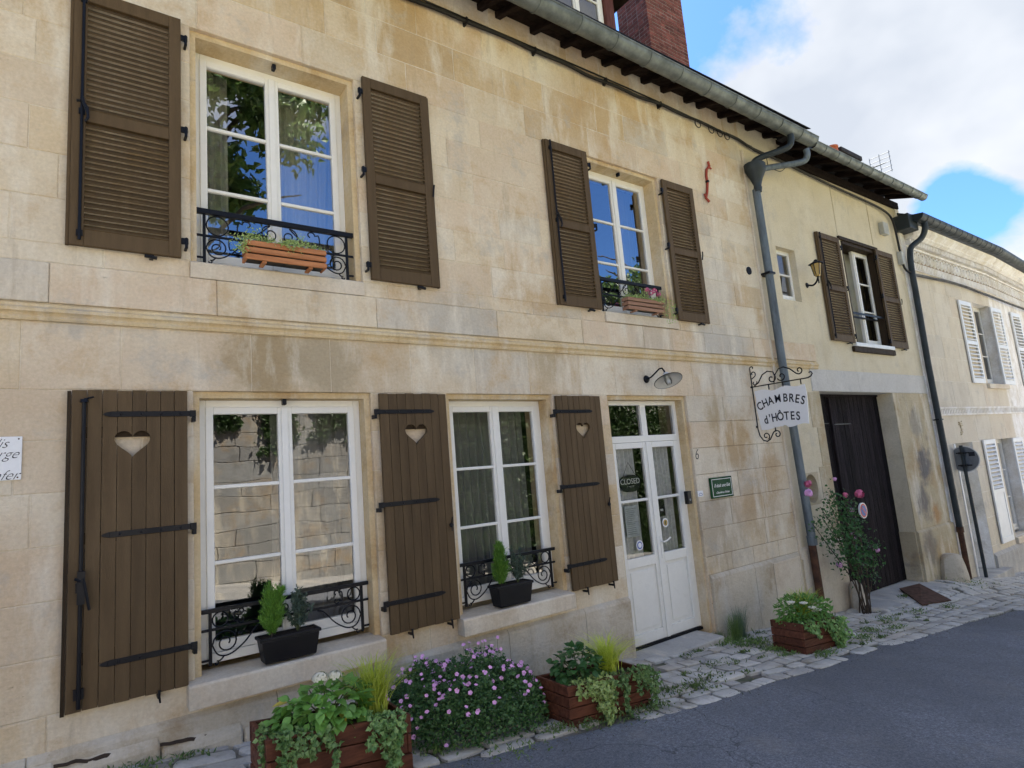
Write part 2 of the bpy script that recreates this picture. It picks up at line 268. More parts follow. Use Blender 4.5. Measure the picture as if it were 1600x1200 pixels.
# ------------------------------------------------------------------ helpers
class MB:
    def __init__(s): s.v = []; s.f = []
    def add(s, vs, fs):
        o = len(s.v); s.v += [tuple(v) for v in vs]; s.f += [tuple(i + o for i in f) for f in fs]; return s
    def box(s, x0, x1, y0, y1, z0, z1, mat=None):
        vs = [(x, y, z) for z in (z0, z1) for y in (y0, y1) for x in (x0, x1)]
        if mat is not None: vs = [mat @ Vector(v) for v in vs]
        return s.add(vs, [(0, 2, 3, 1), (4, 5, 7, 6), (0, 1, 5, 4), (2, 6, 7, 3), (0, 4, 6, 2), (1, 3, 7, 5)])
    def hexa(s, b, t):       # b, t: four corners each, same winding
        return s.add(list(b) + list(t), [(3, 2, 1, 0), (4, 5, 6, 7), (0, 1, 5, 4), (1, 2, 6, 5), (2, 3, 7, 6), (3, 0, 4, 7)])
    def prism(s, poly, d, axis='y', d0=0.0):   # poly in (x,z), from y=d0 to y=d
        n = len(poly)
        if axis == 'y': a = [(p[0], d0, p[1]) for p in poly]; b = [(p[0], d, p[1]) for p in poly]
        elif axis == 'x': a = [(d0, p[0], p[1]) for p in poly]; b = [(d, p[0], p[1]) for p in poly]
        else: a = [(p[0], p[1], d0) for p in poly]; b = [(p[0], p[1], d) for p in poly]
        return s.add(a + b, [tuple(range(n)), tuple(range(2 * n - 1, n - 1, -1))] + [(i, i + n, (i + 1) % n + n, (i + 1) % n) for i in range(n)])
    def tube(s, pts, r, seg=6, r2=None):
        pts = [Vector(p) for p in pts]; n = len(pts); ring = []
        t0 = (pts[1] - pts[0]).normalized(); up = Vector((0, 0, 1)) if abs(t0.z) < 0.9 else Vector((1, 0, 0))
        nv = t0.cross(up).normalized(); vs = []
        for i in range(n):
            t = (pts[min(i + 1, n - 1)] - pts[max(i - 1, 0)])
            t = t.normalized() if t.length > 1e-9 else t0
            nv = (nv - t * nv.dot(t)); nv = nv.normalized() if nv.length > 1e-6 else t.orthogonal().normalized()
            bv = t.cross(nv); rr = r if r2 is None else r + (r2 - r) * i / (n - 1)
            for k in range(seg):
                a = 2 * PI * k / seg; vs.append(pts[i] + (nv * math.cos(a) + bv * math.sin(a)) * rr)
        fs = [(i * seg + k, i * seg + (k + 1) % seg, (i + 1) * seg + (k + 1) % seg, (i + 1) * seg + k) for i in range(n - 1) for k in range(seg)]
        fs += [tuple(range(seg))[::-1], tuple((n - 1) * seg + k for k in range(seg))]
        return s.add(vs, fs)
    def lathe(s, prof, seg=20, mat=None):      # prof (r,z)
        vs = []; n = len(prof)
        for r, z in prof:
            for k in range(seg):
                a = 2 * PI * k / seg; p = Vector((r * math.cos(a), r * math.sin(a), z)); vs.append(mat @ p if mat is not None else p)
        fs = [(i * seg + k, i * seg + (k + 1) % seg, (i + 1) * seg + (k + 1) % seg, (i + 1) * seg + k) for i in range(n - 1) for k in range(seg)]
        return s.add(vs, fs)
    def mesh(s, name):
        me = bpy.data.meshes.new(name); me.from_pydata(s.v, [], s.f); me.update()
        bm = bmesh.new(); bm.from_mesh(me); bmesh.ops.recalc_face_normals(bm, faces=bm.faces); bm.to_mesh(me); bm.free()
        return me
    def build(s, name, mat, parent=None, loc=None, bevel=0, smooth=False, seg=1, recalc=True):
        off = wloc(parent) if (parent is not None and loc is None) else Vector((0, 0, 0))
        if off.length: s.v = [(v[0] - off[0], v[1] - off[1], v[2] - off[2]) for v in s.v]
        me = s.mesh(name)
        return link(name, me, mat, parent, loc, bevel, smooth, seg)
def wloc(p):
    l = Vector((0, 0, 0))
    while p is not None: l = l + Vector(p.location); p = p.parent
    return l
def link(name, me, mat, parent=None, loc=None, bevel=0, smooth=False, seg=1):
    if mat and not me.materials: me.materials.append(MATS[mat] if isinstance(mat, str) else mat)
    o = bpy.data.objects.new(name, me); COL.objects.link(o)
    if parent is not None: o.parent = parent
    if loc is not None: o.location = loc
    if smooth:
        me.polygons.foreach_set('use_smooth', [True] * len(me.polygons))
        if not bevel: me.set_sharp_from_angle(angle=math.radians(40))
    if bevel:
        b = o.modifiers.new('bevel', 'BEVEL'); b.width = bevel; b.segments = seg; b.limit_method = 'ANGLE'
    return o
def thing(name, label, cat, loc=(0, 0, 0), group=None):
    o = bpy.data.objects.new(name, None); COL.objects.link(o); o.location = loc; o['label'] = label; o['category'] = cat; o.empty_display_size = 0.1
    if group: o['group'] = group
    return o
def tag(o, label=None, cat=None, group=None, kind=None):
    if label: o['label'] = label
    if cat: o['category'] = cat
    if group: o['group'] = group
    if kind: o['kind'] = kind
    return o
def at(X, Z, Y=0.0):
    """facade-plane measurement moved to depth Y along the line of sight it was measured on"""
    k = (4.7 + Y) / 4.7
    return X * k, 1.62 + (Z - 1.62) * k
def gz(x, y=-1.0):
    bx = float(np.interp(x, [9.0, 11.8, 13.2, 15.2, 17.0, 40], [0, .21, .12, .04, .04, 0.0]))
    t = min(1, max(0, (y + 1.15) / 1.05)); t = t * t * (3 - 2 * t)
    return 0.07 - 0.09 * max(-60, min(90, x)) + bx * t
def text_obj(body, size, mtx, mat, parent, name='lettering', extrude=0.0015, shear=0.0, align='CENTER', sx=1.0, offset=0.0):
    cu = bpy.data.curves.new(name, 'FONT'); cu.body = body; cu.size = size; cu.extrude = extrude; cu.shear = shear; cu.align_x = align; cu.align_y = 'CENTER'; cu.offset = offset
    to = bpy.data.objects.new(name + '_tmp', cu); COL.objects.link(to)
    me = bpy.data.meshes.new_from_object(to); bpy.data.objects.remove(to); bpy.data.curves.remove(cu)
    me.name = name; me.materials.clear()
    me.transform(Matrix.Diagonal((sx, 1, 1, 1)))
    o = link(name, me, mat, parent); l = wloc(parent) if parent else Vector((0, 0, 0))
    o.matrix_local = Matrix.Translation(-l) @ mtx
    return o
def face_m(loc, rx=(1, 0, 0), up=(0, 0, 1), rot=0):
    r = Vector(rx).normalized(); u = Vector(up).normalized(); n = r.cross(u)
    m = Matrix(((r[0], u[0], n[0], loc[0]), (r[1], u[1], n[1], loc[1]), (r[2], u[2], n[2], loc[2]), (0, 0, 0, 1)))
    return m @ Matrix.Rotation(rot, 4, 'Z')
def spiral(cx, cz, r0, r1, a0, a1, n=18, y=0.0):
    return [(cx + (r0 + (r1 - r0) * i / n) * math.cos(a0 + (a1 - a0) * i / n), y, cz + (r0 + (r1 - r0) * i / n) * math.sin(a0 + (a1 - a0) * i / n)) for i in range(n + 1)]

# ------------------------------------------------------------------ ground
def grid_sheet(name, xs, ys, zf, mat):
    vs = [(x, y, zf(x, y)) for y in ys for x in xs]; nx = len(xs)
    fs = [(j * nx + i, j * nx + i + 1, (j + 1) * nx + i + 1, (j + 1) * nx + i) for j in range(len(ys) - 1) for i in range(nx - 1)]
    mb = MB(); mb.add(vs, fs); return mb.build(name, mat)
xs = [-400, -60] + [x for x in np.linspace(-20, 30, 101)] + [90, 400]
grid_sheet('ground', xs, [-400, -60, -9, -7, -5, -3, -1.2, -0.8, -0.4, 0.0, 0.4, 0.8, 20, 60, 400], lambda x, y: gz(x, min(y, 0.3)) - 0.016, 'joint_soil')['kind'] = 'structure'
def road_edge(x):
    e = float(np.interp(x, [-5, 0, 1.6, 2.6, 3.5, 5, 6, 6.6, 7.5, 9.2, 11.1, 15, 20, 40], [-1.0, -1.03, -1.08, -1.22, -1.32, -1.34, -1.31, -1.27, -1.31, -1.36, -1.48, -1.5, -1.4, -1.4]))
    return e + 0.05 * (mnoise.noise(Vector((x * 2.3, 0, 0)))) + 0.025 * mnoise.noise(Vector((x * 9, 3, 0)))
mb = MB(); xr = list(np.arange(-20, 34, 0.06)); vs = []
for x in xr: vs += [(x, road_edge(x), gz(x) - 0.004), (x, road_edge(x) - 0.06, gz(x) + 0.008), (x, -4.2, gz(x) + 0.02), (x, -7.2, gz(x) + 0.004)]
fs = [(i * 4 + k, i * 4 + 4 + k, i * 4 + 5 + k, i * 4 + 1 + k) for i in range(len(xr) - 1) for k in range(3)]
mb.add(vs, fs); tag(mb.build('road', 'asphalt', smooth=True), kind='structure')

# pavement of flat irregular limestone setts
side = tag(grid_sheet('pavement', list(np.arange(-3, 22, 0.25)), [-1.7, -1.3, -0.9, -0.6, -0.3, 0.0, 0.2, 0.45], lambda x, y: gz(x, y) - 0.010, 'joint_soil'), kind='structure')
setts = []
y = 0.0; row = 0
def warp(x, y):
    return x + 0.05 * mnoise.noise(Vector((x * 1.4, y * 1.4, 7))), y + 0.055 * mnoise.noise(Vector((x * 1.1, y * 1.3, 3)))
while y > -1.75:
    dy = random.uniform(0.12, 0.19); x = -1.0 + random.random() * 0.3
    while x < 21:
        L = random.choice([0.17, 0.22, 0.27, 0.33, 0.4]) * random.uniform(0.85, 1.15)
        if random.random() < 0.975: setts.append((x, x + L, y - dy, y))
        x += L
    y -= dy; row += 1
def sett_geo(mb, s):
    x0, x1, y0, y1 = s; g = random.uniform(0.002, 0.009); hgt = random.uniform(0.0, 0.011)
    cx, cy = (x0 + x1) / 2, (y0 + y1) / 2; n = 12; a, b = (x1 - x0) / 2 - g, (y1 - y0) / 2 - g * 0.8
    ring = []; p = random.uniform(5.0, 12.0)
    for k in range(n):
        t = 2 * PI * (k + 0.5) / n; c, s_ = math.cos(t), math.sin(t)
        rr = 1 / ((abs(c) ** p + abs(s_) ** p) ** (1 / p)) * random.uniform(0.90, 1.02); ring.append((cx + a * rr * c, cy + b * rr * s_))
    tx, ty = random.uniform(-0.03, 0.03), random.uniform(-0.04, 0.04); vs = []
    for f, dz in ((1.0, -0.02), (0.985, 0.005), (0.90, 0.010)):
        for (px_, py_) in ring:
            qx, qy = cx + (px_ - cx) * f, cy + (py_ - cy) * f; wx, wy = warp(qx, qy); wy = min(wy, -0.005)
            vs.append((wx, wy, gz(wx, wy) + dz + hgt + tx * (qx - cx) + ty * (qy - cy)))
    fs = [(r * n + k, r * n + (k + 1) % n, (r + 1) * n + (k + 1) % n, (r + 1) * n + k) for r in range(2) for k in range(n)] + [tuple(2 * n + k for k in range(n))]
    mb.add(vs, fs)
def keep(s):
    cx, cy = (s[0] + s[1]) / 2, (s[2] + s[3]) / 2
    if cy < road_edge(cx) - 0.03: return False
    if 4.55 < cx < 5.95 and cy > -0.2: return False
    if 9.3 < cx < 12.0 and cy > -0.30: return False
    if cx < 0.1: return False
    return True
setts = [s for s in setts if keep(s)]
def vis(s): # nearest first
    return math.hypot((s[0] + s[1]) / 2, (s[2] + s[3]) / 2 + 4.7) / ((s[1] - s[0]) ** 0.3)
setts.sort(key=vis)
sett_cols = [(0.54, 0.53, 0.50), (0.44, 0.43, 0.41), (0.64, 0.63, 0.61), (0.34, 0.33, 0.32), (0.48, 0.44, 0.39)]
for s in setts[:298]:
    q = MB(); sett_geo(q, s); o = q.build('sett', 'cobble', side, smooth=True); o.color = c4(random.choice(sett_cols))
q = MB()
for s in setts[298:]: sett_geo(q, s)
o = q.build('setts', 'cobble', side, smooth=True); o['kind'] = 'stuff'; o.color = c4(sett_cols[0])

# ------------------------------------------------------------------ walls
def band_boxes(mb, x0, x1, z0, z1, ops, y0, y1):
    """solid boxes filling x0..x1, z0..z1 except the openings (xa,xb,za,zb)"""
    zs = sorted({z0, z1} | {min(max(z, z0), z1) for o in ops for z in o[2:]})
    for a, b in zip(zs, zs[1:]):
        if b - a < 1e-4: continue
        m = (a + b) / 2; cuts = sorted([(max(o[0], x0), min(o[1], x1)) for o in ops if o[2] < m < o[3] and o[1] > x0 and o[0] < x1]); x = x0
        for ca, cb in cuts:
            if ca > x + 1e-4: mb.box(x, ca, y0, y1, a, b)
            x = max(x, cb)
        if x < x1 - 1e-4: mb.box(x, x1, y0, y1, a, b)
SILL_U = 3.32; HEAD_U = 5.20; SILL_L = 0.44; HEAD_L = 2.365
OPN = {'uw1': (0.66, 1.965, SILL_U, HEAD_U), 'uw2': (4.76, 6.01, SILL_U, HEAD_U), 'lw1': (0.67, 1.985, SILL_L, HEAD_L), 'lw2': (2.70, 3.93, SILL_L, HEAD_L), 'door': (4.71, 6.05, -0.40, HEAD_L)}
RB = 0.045
INN = {k: (v[0] + RB, v[1] - RB, v[2], v[3] - RB) for k, v in OPN.items()}
house = thing('stone_guest_house', 'pale limestone guest house with heart shutters, white windows and black iron railings', 'house', (0, 0, 0))
XL, XR, ZT = -3.2, 8.03, 6.62
mb = MB(); band_boxes(mb, XL, XR - .002, -1.2, ZT - .002, [(v[0] - .003, v[1] + .003, v[2] - .003, v[3] + .003) for v in OPN.values()] + [(6.06, XR, -1.2, 2.36)], 0.0035, 0.0385); mb.build('mortar_bed', 'mortar', house)
mb = MB(); mb.box(6.062, XR - .002, .006, .0385, -1.2, 2.359); mb.build('mortar_bed', 'mortar_frieze_shade', house)
mb = MB(); band_boxes(mb, XL, XR, -1.2, ZT, list(INN.values()), 0.04, 0.42); mb.build('wall', 'reveal_stone', house)
mb = MB(); mb.box(XL, XL + 0.4, 0.43, 8, -1.2, 6.6); mb.box(XL, 20.5, 8.0, 8.4, -2.5, 6.4); mb.box(XL + .4, XR, 0.43, 8.0, 2.75, 2.85); mb.build('rear_sun_block', 'interior_dark', house)  # unseen back and side walls, added to block the sun
# courses
cour = []
def courses(z0, z1, n):
    h = (z1 - z0) / n; return [(z0 + i * h, z0 + (i + 1) * h) for i in range(n)]
cour += courses(-0.40, 0.235, 2) + courses(0.235, SILL_L, 1) + courses(SILL_L, HEAD_L, 6) + courses(HEAD_L, 2.80, 1)
cour += courses(2.92, 3.19, 1) + courses(3.19, SILL_U, 1) + courses(SILL_U, HEAD_U, 6) + courses(HEAD_U, 6.62, 4)
pal = {'cream': (0.70, 0.60, 0.44), 'pink': (0.66, 0.52, 0.38), 'ochre': (0.58, 0.42, 0.22), 'dark': (0.46, 0.34, 0.20), 'grey': (0.56, 0.52, 0.45), 'pale': (0.75, 0.69, 0.57)}
def tint_for(x, z):
    w = {'cream': 3, 'pink': 2.6, 'ochre': 1.2, 'dark': 0.4, 'grey': .8, 'pale': 2.0}
    if z > 5.2 and x < 6: w['ochre'] = 4.5; w['dark'] = 1.8; w['pale'] = 0.8
    if x < 0: w['pink'] = 4.5; w['grey'] = 0.4
    if 1.9 < x < 2.8 and z < 2.4: w['ochre'] = 4; w['dark'] = 1.4
    if 3.8 < x < 4.8 and z < 2.4: w['ochre'] = 6; w['dark'] = 2
    if 2.3 < z < 2.9 and 0.5 < x < 2.2: w['dark'] = 2; w['grey'] = 3
    if x > 6: w['pale'] = 4; w['grey'] = 2.5; w['ochre'] = 0.5
    k = random.choices(list(w), list(w.values()))[0]; c = pal[k]; j = random.uniform(0.92, 1.08)
    w_ = .5 if x < 2.2 and z < 5.2 else (1.0 if z > 5.2 else .72); mm = (.68, .58, .43); return tuple((mm[i] + (c[i] - mm[i]) * w_) * j for i in range(3)) + (1,)
nst = 0
for ci, (z0, z1) in enumerate(cour):
    m = (z0 + z1) / 2
    cuts = sorted([(o[0], o[1]) for o in OPN.values() if o[2] - 0.01 < m < o[3] + 0.0]); segs = []; x = XL
    for a, b in cuts:
        segs.append((x, a)); x = b
    segs.append((x, XR))
    if 2.8 < m < 3.2: lens = (0.9, 1.5)
    elif m > 5.2: lens = (0.42, 0.85)
    else: lens = (0.5, 1.05)
    for a, b in segs:
        L = b - a; n = max(1, round(L / random.uniform(*lens)))
        cut = [a + L * (i + (0.5 * (ci % 2) if n > 1 and 0 < i < n else 0) * 0.6 + (random.uniform(-.16, .16) if 0 < i < n else 0)) / n for i in range(n)] + [b]
        for p, q_ in zip(cut, cut[1:]):
            if q_ < -0.7: continue
            g = 0.0045 if m > 5.2 else 0.0028; pr = random.uniform(-0.0012, 0.0028); bv = 0.004
            yb = 0.04; X0, X1, Z0, Z1 = p + (g if p > a else 0), q_ - (g if q_ < b else 0), z0 + g, z1 - g
            if any(abs(z0 - o[3]) < 1e-3 for o in OPN.values()): Z0 = z0
            f, e, k = [], [], []; crn = [(X0, Z0), (X1, Z0), (X1, Z1), (X0, Z1)]; nrm = [(0, 1), (-1, 0), (0, -1), (1, 0)]
            for c_ in range(4):
                (xa, za), (xb, zb2) = crn[c_], crn[(c_ + 1) % 4]; inx = nrm[(c_ - 1) % 4]
                for j_ in range(4):
                    t_ = j_ / 4; j2 = (random.random() ** 3) * .007 if j_ else 0; xx_ = xa + (xb - xa) * t_; zz_ = za + (zb2 - za) * t_; n_ = nrm[c_]
                    ox = n_[0] * (bv + j2) + (inx[0] * bv if j_ == 0 else 0); oz = n_[1] * (bv + j2) + (inx[1] * bv if j_ == 0 else 0)
                    f.append((xx_ + ox, -pr, zz_ + oz)); e.append((xx_, bv - pr, zz_)); k.append((xx_, yb - 0.0005, zz_))
            n_ = 16; q = MB(); q.add(f + e + k, [tuple(range(n_))] + [(i, n_ + i, n_ + (i + 1) % n_, (i + 1) % n_) for i in range(n_)] + [(n_ + i, 2 * n_ + i, 2 * n_ + (i + 1) % n_, n_ + (i + 1) % n_) for i in range(n_)])
            o = q.build('stone', 'limestone', house); o.color = tint_for((p + q_) / 2, m); nst += 1
# string course with moulding, running past the downpipe to X=9.28
mb = MB(); mb.prism([(0.02, 2.800), (-0.022, 2.800), (-0.030, 2.815), (-0.022, 2.832), (-0.030, 2.842), (-0.046, 2.852), (-0.046, 2.872), (-0.026, 2.888), (-0.026, 2.905), (0.02, 2.92)], 9.28, 'x', XL)
mb.build('string_moulding', 'reveal_stone', house)
x = XL
while x < 9.28:
    L = random.uniform(0.9, 1.5); x1 = 9.28 if x + L > 8.6 else x + L
    q = MB(); q.box(x + 0.0015, x1 - 0.0015, -0.022, 0.004, 2.9205, 3.185); o = q.build('band_stone', 'limestone', house, bevel=0.005); o.color = random.choice([c4(pal[k]) for k in ('pink', 'grey', 'cream', 'grey', 'pink')]); x = x1
# plinth
for (a, b) in ((XL, 4.71), (6.07, 7.99)):
    x = a
    while x < b - 0.05:
        L = random.uniform(0.9, 1.6) if a < 0 else random.uniform(0.55, 0.9); x1 = b if x + L > b - 0.35 else x + L
        zb = gz(x1, 0) - 0.1; zm = gz((x + x1) / 2, 0)
        zt = 0.20 if a < 0 else 0.19
        q = MB(); q.prism([(0.003, zb), (-0.036, zb), (-0.036, zt), (-0.028, zt + 0.018), (0.003, zt + 0.048)], x1 - 0.002, 'x', x + 0.002); q.build('plinth_stone', 'plinth_stone', house, bevel=0.004)
        x = x1
# lower rubble footing left of planters
mb = MB()
x = -1.0
while x < 1.9:
    L = random.uniform(0.25, 0.55); mb.prism([(-0.03, -0.4), (-0.075 - random.random() * 0.03, -0.4), (-0.07 - random.random() * 0.03, gz(x, 0) + random.uniform(0.03, 0.08)), (-0.03, gz(x, 0) + 0.10)], x + L - 0.01, 'x', x); x += L
mb.build('footing', 'plinth_stone', house, bevel=0.012)
q = MB(); x = -.62
while x < 2.0:                                  # mossy open joint above the rubble footing
    t0 = max(0, .5 + 1.3 * mnoise.noise(Vector((x * 2.6, 0, 5)))); t1 = max(0, .5 + 1.3 * mnoise.noise(Vector(((x + .02) * 2.6, 0, 5))))
    n0 = .014 * mnoise.noise(Vector((x * 14, 1, 0))); n1 = .014 * mnoise.noise(Vector(((x + .02) * 14, 1, 0))); za, zb_ = gz(x, 0) + .092 + n0, gz(x + .02, 0) + .092 + n1; a_, b_ = .002 + .009 * t0, .002 + .009 * t1
    if t0 > .12 or t1 > .12: q.add([(x, -.060, za - a_), (x + .02, -.060, zb_ - b_), (x + .02, -.048, zb_ + b_), (x, -.048, za + a_), (x, -.03, za - a_), (x + .02, -.03, zb_ - b_), (x + .02, -.03, zb_ + b_), (x, -.03, za + a_)], [(0, 1, 2, 3), (0, 4, 5, 1), (3, 2, 6, 7)])
    x += .02
q.build('mossy_joint', 'soil', house)['kind'] = 'stuff'
# sills
def sill(x0, x1, z0, z1, out_, parent, depth=0.16, name='sill', mat='sill_stone'):
    q = MB(); q.prism([(depth, z0 + 0.01), (-out_, z0), (-out_, z1 - 0.012), (-out_ + 0.012, z1), (depth, z1 + 0.015)], x1, 'x', x0); return q.build(name, mat, parent, bevel=0.006, seg=2)
sill(0.655, 1.97, 3.19, 3.318, 0.018, house); sill(4.80, 6.05, 3.195, 3.318, 0.03, house)
sill(0.62, 1.97, 0.285, 0.437, 0.115, house); sill(2.66, 3.90, 0.295, 0.437, 0.115, house)

# ------------------------------------------------------------------ windows
def casement(parent, ox0, ox1, z0, z1, Y, rows=3, fr=0.055, st=0.052, mid=0.075, leaves=2, glass='glass', mat='white_joinery', name='window', panes=True):
    q = MB(); d = 0.055
    q.box(ox0, ox0 + fr, Y, Y + d, z0, z1); q.box(ox1 - fr, ox1, Y, Y + d, z0, z1)
    q.box(ox0 + fr, ox1 - fr, Y, Y + d, z1 - fr, z1); q.box(ox0 + fr, ox1 - fr, Y - 0.02, Y + d, z0, z0 + fr * 1.15)
    w = q.build(name, mat, parent, bevel=0.005, seg=2)
    a, b = ox0 + fr - 0.004, ox1 - fr + 0.004; lw = (b - a) / leaves; zb, zt = z0 + fr * 1.15 + 0.002, z1 - fr + 0.002
    for i in range(leaves):
        xa, xb = a + lw * i + 0.0015, a + lw * (i + 1) - 0.0015; ys = Y - 0.012; s = MB()
        s.box(xa, xa + st, ys, ys + 0.05, zb, zt); s.box(xb - st, xb, ys, ys + 0.05, zb, zt)
        s.box(xa + st, xb - st, ys, ys + 0.05, zt - st, zt); s.box(xa + st, xb - st, ys, ys + 0.05, zb, zb + st * 1.35)
        gz0, gz1 = zb + st * 1.35, zt - st
        for r in range(1, rows):
            zz = gz0 + (gz1 - gz0) * r / rows; s.box(xa + st, xb - st, ys + 0.004, ys + 0.034, zz - 0.013, zz + 0.013)
        if leaves == 2 and i == 0: s.box(xb - 0.028, xb + 0.024, ys - 0.012, ys - 0.0005, zb, zt)
        so = s.build('sash', mat, w, bevel=0.004, seg=1)
        for r in range(rows):
            p0, p1 = gz0 + (gz1 - gz0) * r / rows, gz0 + (gz1 - gz0) * (r + 1) / rows
            g = MB(); g.add([(xa + st - .004, ys + 0.022, p0), (xb - st + .004, ys + 0.022, p0), (xb - st + .004, ys + 0.022, p1), (xa + st - .004, ys + 0.022, p1)], [(0, 1, 2, 3)])
            g.build('pane', glass, w)
    return w
def room(parent, x0, x1, z0, z1, y0, y1=2.6):
    q = MB(); q.add([(x0, y0, z0), (x1, y0, z0), (x1, y1, z0), (x0, y1, z0), (x0, y0, z1), (x1, y0, z1), (x1, y1, z1), (x0, y1, z1)], [(0, 1, 2, 3), (4, 7, 6, 5), (1, 5, 6, 2), (2, 6, 7, 3), (3, 7, 4, 0)])
    return q.build('room_interior', 'interior_dark', parent)
def curtain(x0, x1, z0, z1, Y, label, mat='curtain_white', folds=9, amp=0.035, taper=0.0):
    n = folds * 8; vs = []; ph = random.random() * 6
    for j, (z, k) in enumerate(((z0, 1.0), ((z0 + z1) / 2, 0.9), (z1, 0.75))):
        for i in range(n + 1):
            t = i / n; xx = x0 + (x1 - x0) * t - (taper * (z1 - z) / (z1 - z0)) * t
            vs.append((xx, Y + amp * k * math.sin(t * folds * 2 * PI + ph + 0.7 * math.sin(t * 9)), z))
    fs = [(j * (n + 1) + i, j * (n + 1) + i + 1, (j + 1) * (n + 1) + i + 1, (j + 1) * (n + 1) + i) for j in range(2) for i in range(n)]
    q = MB(); q.add(vs, fs); o = q.build('curtain', mat, smooth=True); return tag(o, label, 'curtain')
i1 = INN['uw1']; casement(house, i1[0], i1[1], i1[2] + 0.012, i1[3], 0.22, glass='glass_upper')
i2 = INN['uw2']; casement(house, i2[0], i2[1], i2[2] + 0.012, i2[3], 0.20, glass='glass_upper')
l1 = INN['lw1']; casement(house, l1[0], l1[1], l1[2] + 0.05, l1[3], 0.15)
l2 = INN['lw2']; casement(house, l2[0], l2[1], l2[2] + 0.05, l2[3], 0.17, glass='glass_old')
for k in ('uw1', 'uw2', 'lw1', 'lw2'):
    v = INN[k]; room(house, v[0] - 0.6, v[1] + 0.6, v[2] - 0.3, v[3] + 0.2, 0.43)
# head catches
for (x, z, Y) in ((1.30, 5.155, 0.06), (5.38, 5.155, 0.06), (1.31, 2.32, 0.06)):
    q = MB(); q.box(x - 0.014, x + 0.014, Y, Y + 0.05, z - 0.045, z); q.build('shutter_catch', 'iron', house, bevel=0.004)
curtain(0.70, 1.02, 3.3, 5.2, 0.50, 'pale sheer curtain behind the left sash of the upper left window', folds=3)
curtain(1.37, 2.0, 3.3, 5.2, 0.50, 'pale pleated curtain behind the right sash of the upper left window', folds=6, taper=0.1)
curtain(1.30, 2.0, 0.45, 2.4, 0.46, 'grey curtain behind the right sash of the lower left window', 'curtain_grey', 5)
curtain(2.75, 3.34, 0.45, 2.4, 0.48, 'grey curtain behind the left sash of the second lower window', 'curtain_grey', 6)
curtain(3.32, 3.86, 0.45, 2.4, 0.48, 'grey curtain behind the right sash of the second lower window', 'curtain_grey', 5)
curtain(5.65, 6.1, 3.3, 5.2, 0.5, 'dark grey curtain behind the right sash of the upper right window', 'curtain_grey', 4)

# ------------------------------------------------------------------ entrance door
dx0, dx1, dz0, dz1 = INN['door'][0], INN['door'][1], -0.335, INN['door'][3]; DY = 0.14
q = MB(); f = 0.055
q.box(dx0, dx0 + f, DY, DY + 0.06, dz0, dz1); q.box(dx1 - f, dx1, DY, DY + 0.06, dz0, dz1); q.box(dx0 + f, dx1 - f, DY, DY + 0.06, dz1 - 0.05, dz1)
q.box(dx0 + f, dx1 - f, DY - 0.012, DY + 0.06, 1.84, 1.915); xm = (dx0 + dx1) / 2 + 0.03; q.box(xm - 0.045, xm + 0.045, DY, DY + 0.06, 1.915, dz1 - 0.05)
door = q.build('entrance_door', 'white_joinery', house, bevel=0.005, seg=2)
for xa, xb in ((dx0 + f, xm - 0.045), (xm + 0.045, dx1 - f)):
    g = MB(); g.add([(xa, DY + .03, 1.915), (xb, DY + .03, 1.915), (xb, DY + .03, dz1 - .05), (xa, DY + .03, dz1 - .05)], [(0, 1, 2, 3)]); g.build('pane', 'glass', door)
for i, (xa, xb) in enumerate(((dx0 + f + .002, xm - 0.002), (xm + .002, dx1 - f - .002))):
    s = MB(); st = 0.075; ys = DY - 0.01; zb, zt = dz0 + 0.01, 1.838
    s.box(xa, xa + st, ys, ys + .05, zb, zt); s.box(xb - st, xb, ys, ys + .05, zb, zt); s.box(xa + st, xb - st, ys, ys + .05, zt - 0.065, zt); s.box(xa + st, xb - st, ys, ys + .05, zb, zb + 0.11)
    s.box(xa + st, xb - st, ys, ys + .05, 0.47, 0.575); s.box(xa + st, xb - st, ys + .008, ys + .04, 1.175, 1.205)
    if i == 0: s.box(xb - 0.03, xb + 0.02, ys - 0.014, ys - 0.0005, zb, zt)
    s.build('door_leaf', 'white_joinery', door, bevel=0.005, seg=2)
    p = MB(); p.box(xa + st, xb - st, ys + .022, ys + .04, zb + 0.11, 0.47); p.box(xa + st + .04, xb - st - .04, ys + .012, ys + .0215, zb + 0.15, 0.43); p.build('door_panel', 'white_joinery', door, bevel=0.006, seg=2)
    for z0, z1 in ((0.575, 1.175), (1.205, zt - 0.065)):
        g = MB(); g.add([(xa + st, ys + .026, z0), (xb - st, ys + .026, z0), (xb - st, ys + .026, z1), (xa + st, ys + .026, z1)], [(0, 1, 2, 3)]); g.build('pane', 'glass_old', door)
q = MB(); q.box(xm + .020, xm + .050, DY - .024, DY - .0105, 0.52, 0.76); q.tube([(xm + .035, DY - .02, .70), (xm + .035, DY - .065, .70), (xm + .075, DY - .07, .705), (xm + .15, DY - .066, .735)], .009, 8); q.build('handle', 'white_joinery', door, smooth=True)
q = MB(); q.box(dx0 + f, dx1 - f, DY - .03, DY - .011, dz0 - .002, dz0 + .012); q.box(dx0 + .02, dx1 - .02, DY - 0.03, DY + .06, dz0 - .03, dz0 - 0.003); q.build('threshold', 'iron', door)
room(house, dx0 - .4, dx1 + .8, -0.5, 2.5, 0.43)
q = MB(); q.prism([(0.42, -0.9), (-0.25, -0.9), (-0.25, -0.372), (-0.235, -0.36), (0.42, -0.352)], 5.88, 'x', 4.58); q.build('doorstep', 'cement', house, bevel=0.01, seg=2)
curtain(4.86, 5.26, 0.5, 1.85, 0.215, 'white net curtain with folds behind the left door leaf', 'lace', 5, 0.02)
curtain(5.44, 5.86, 0.5, 1.85, 0.215, 'white net curtain with folds behind the right door leaf', 'lace', 6, 0.02)
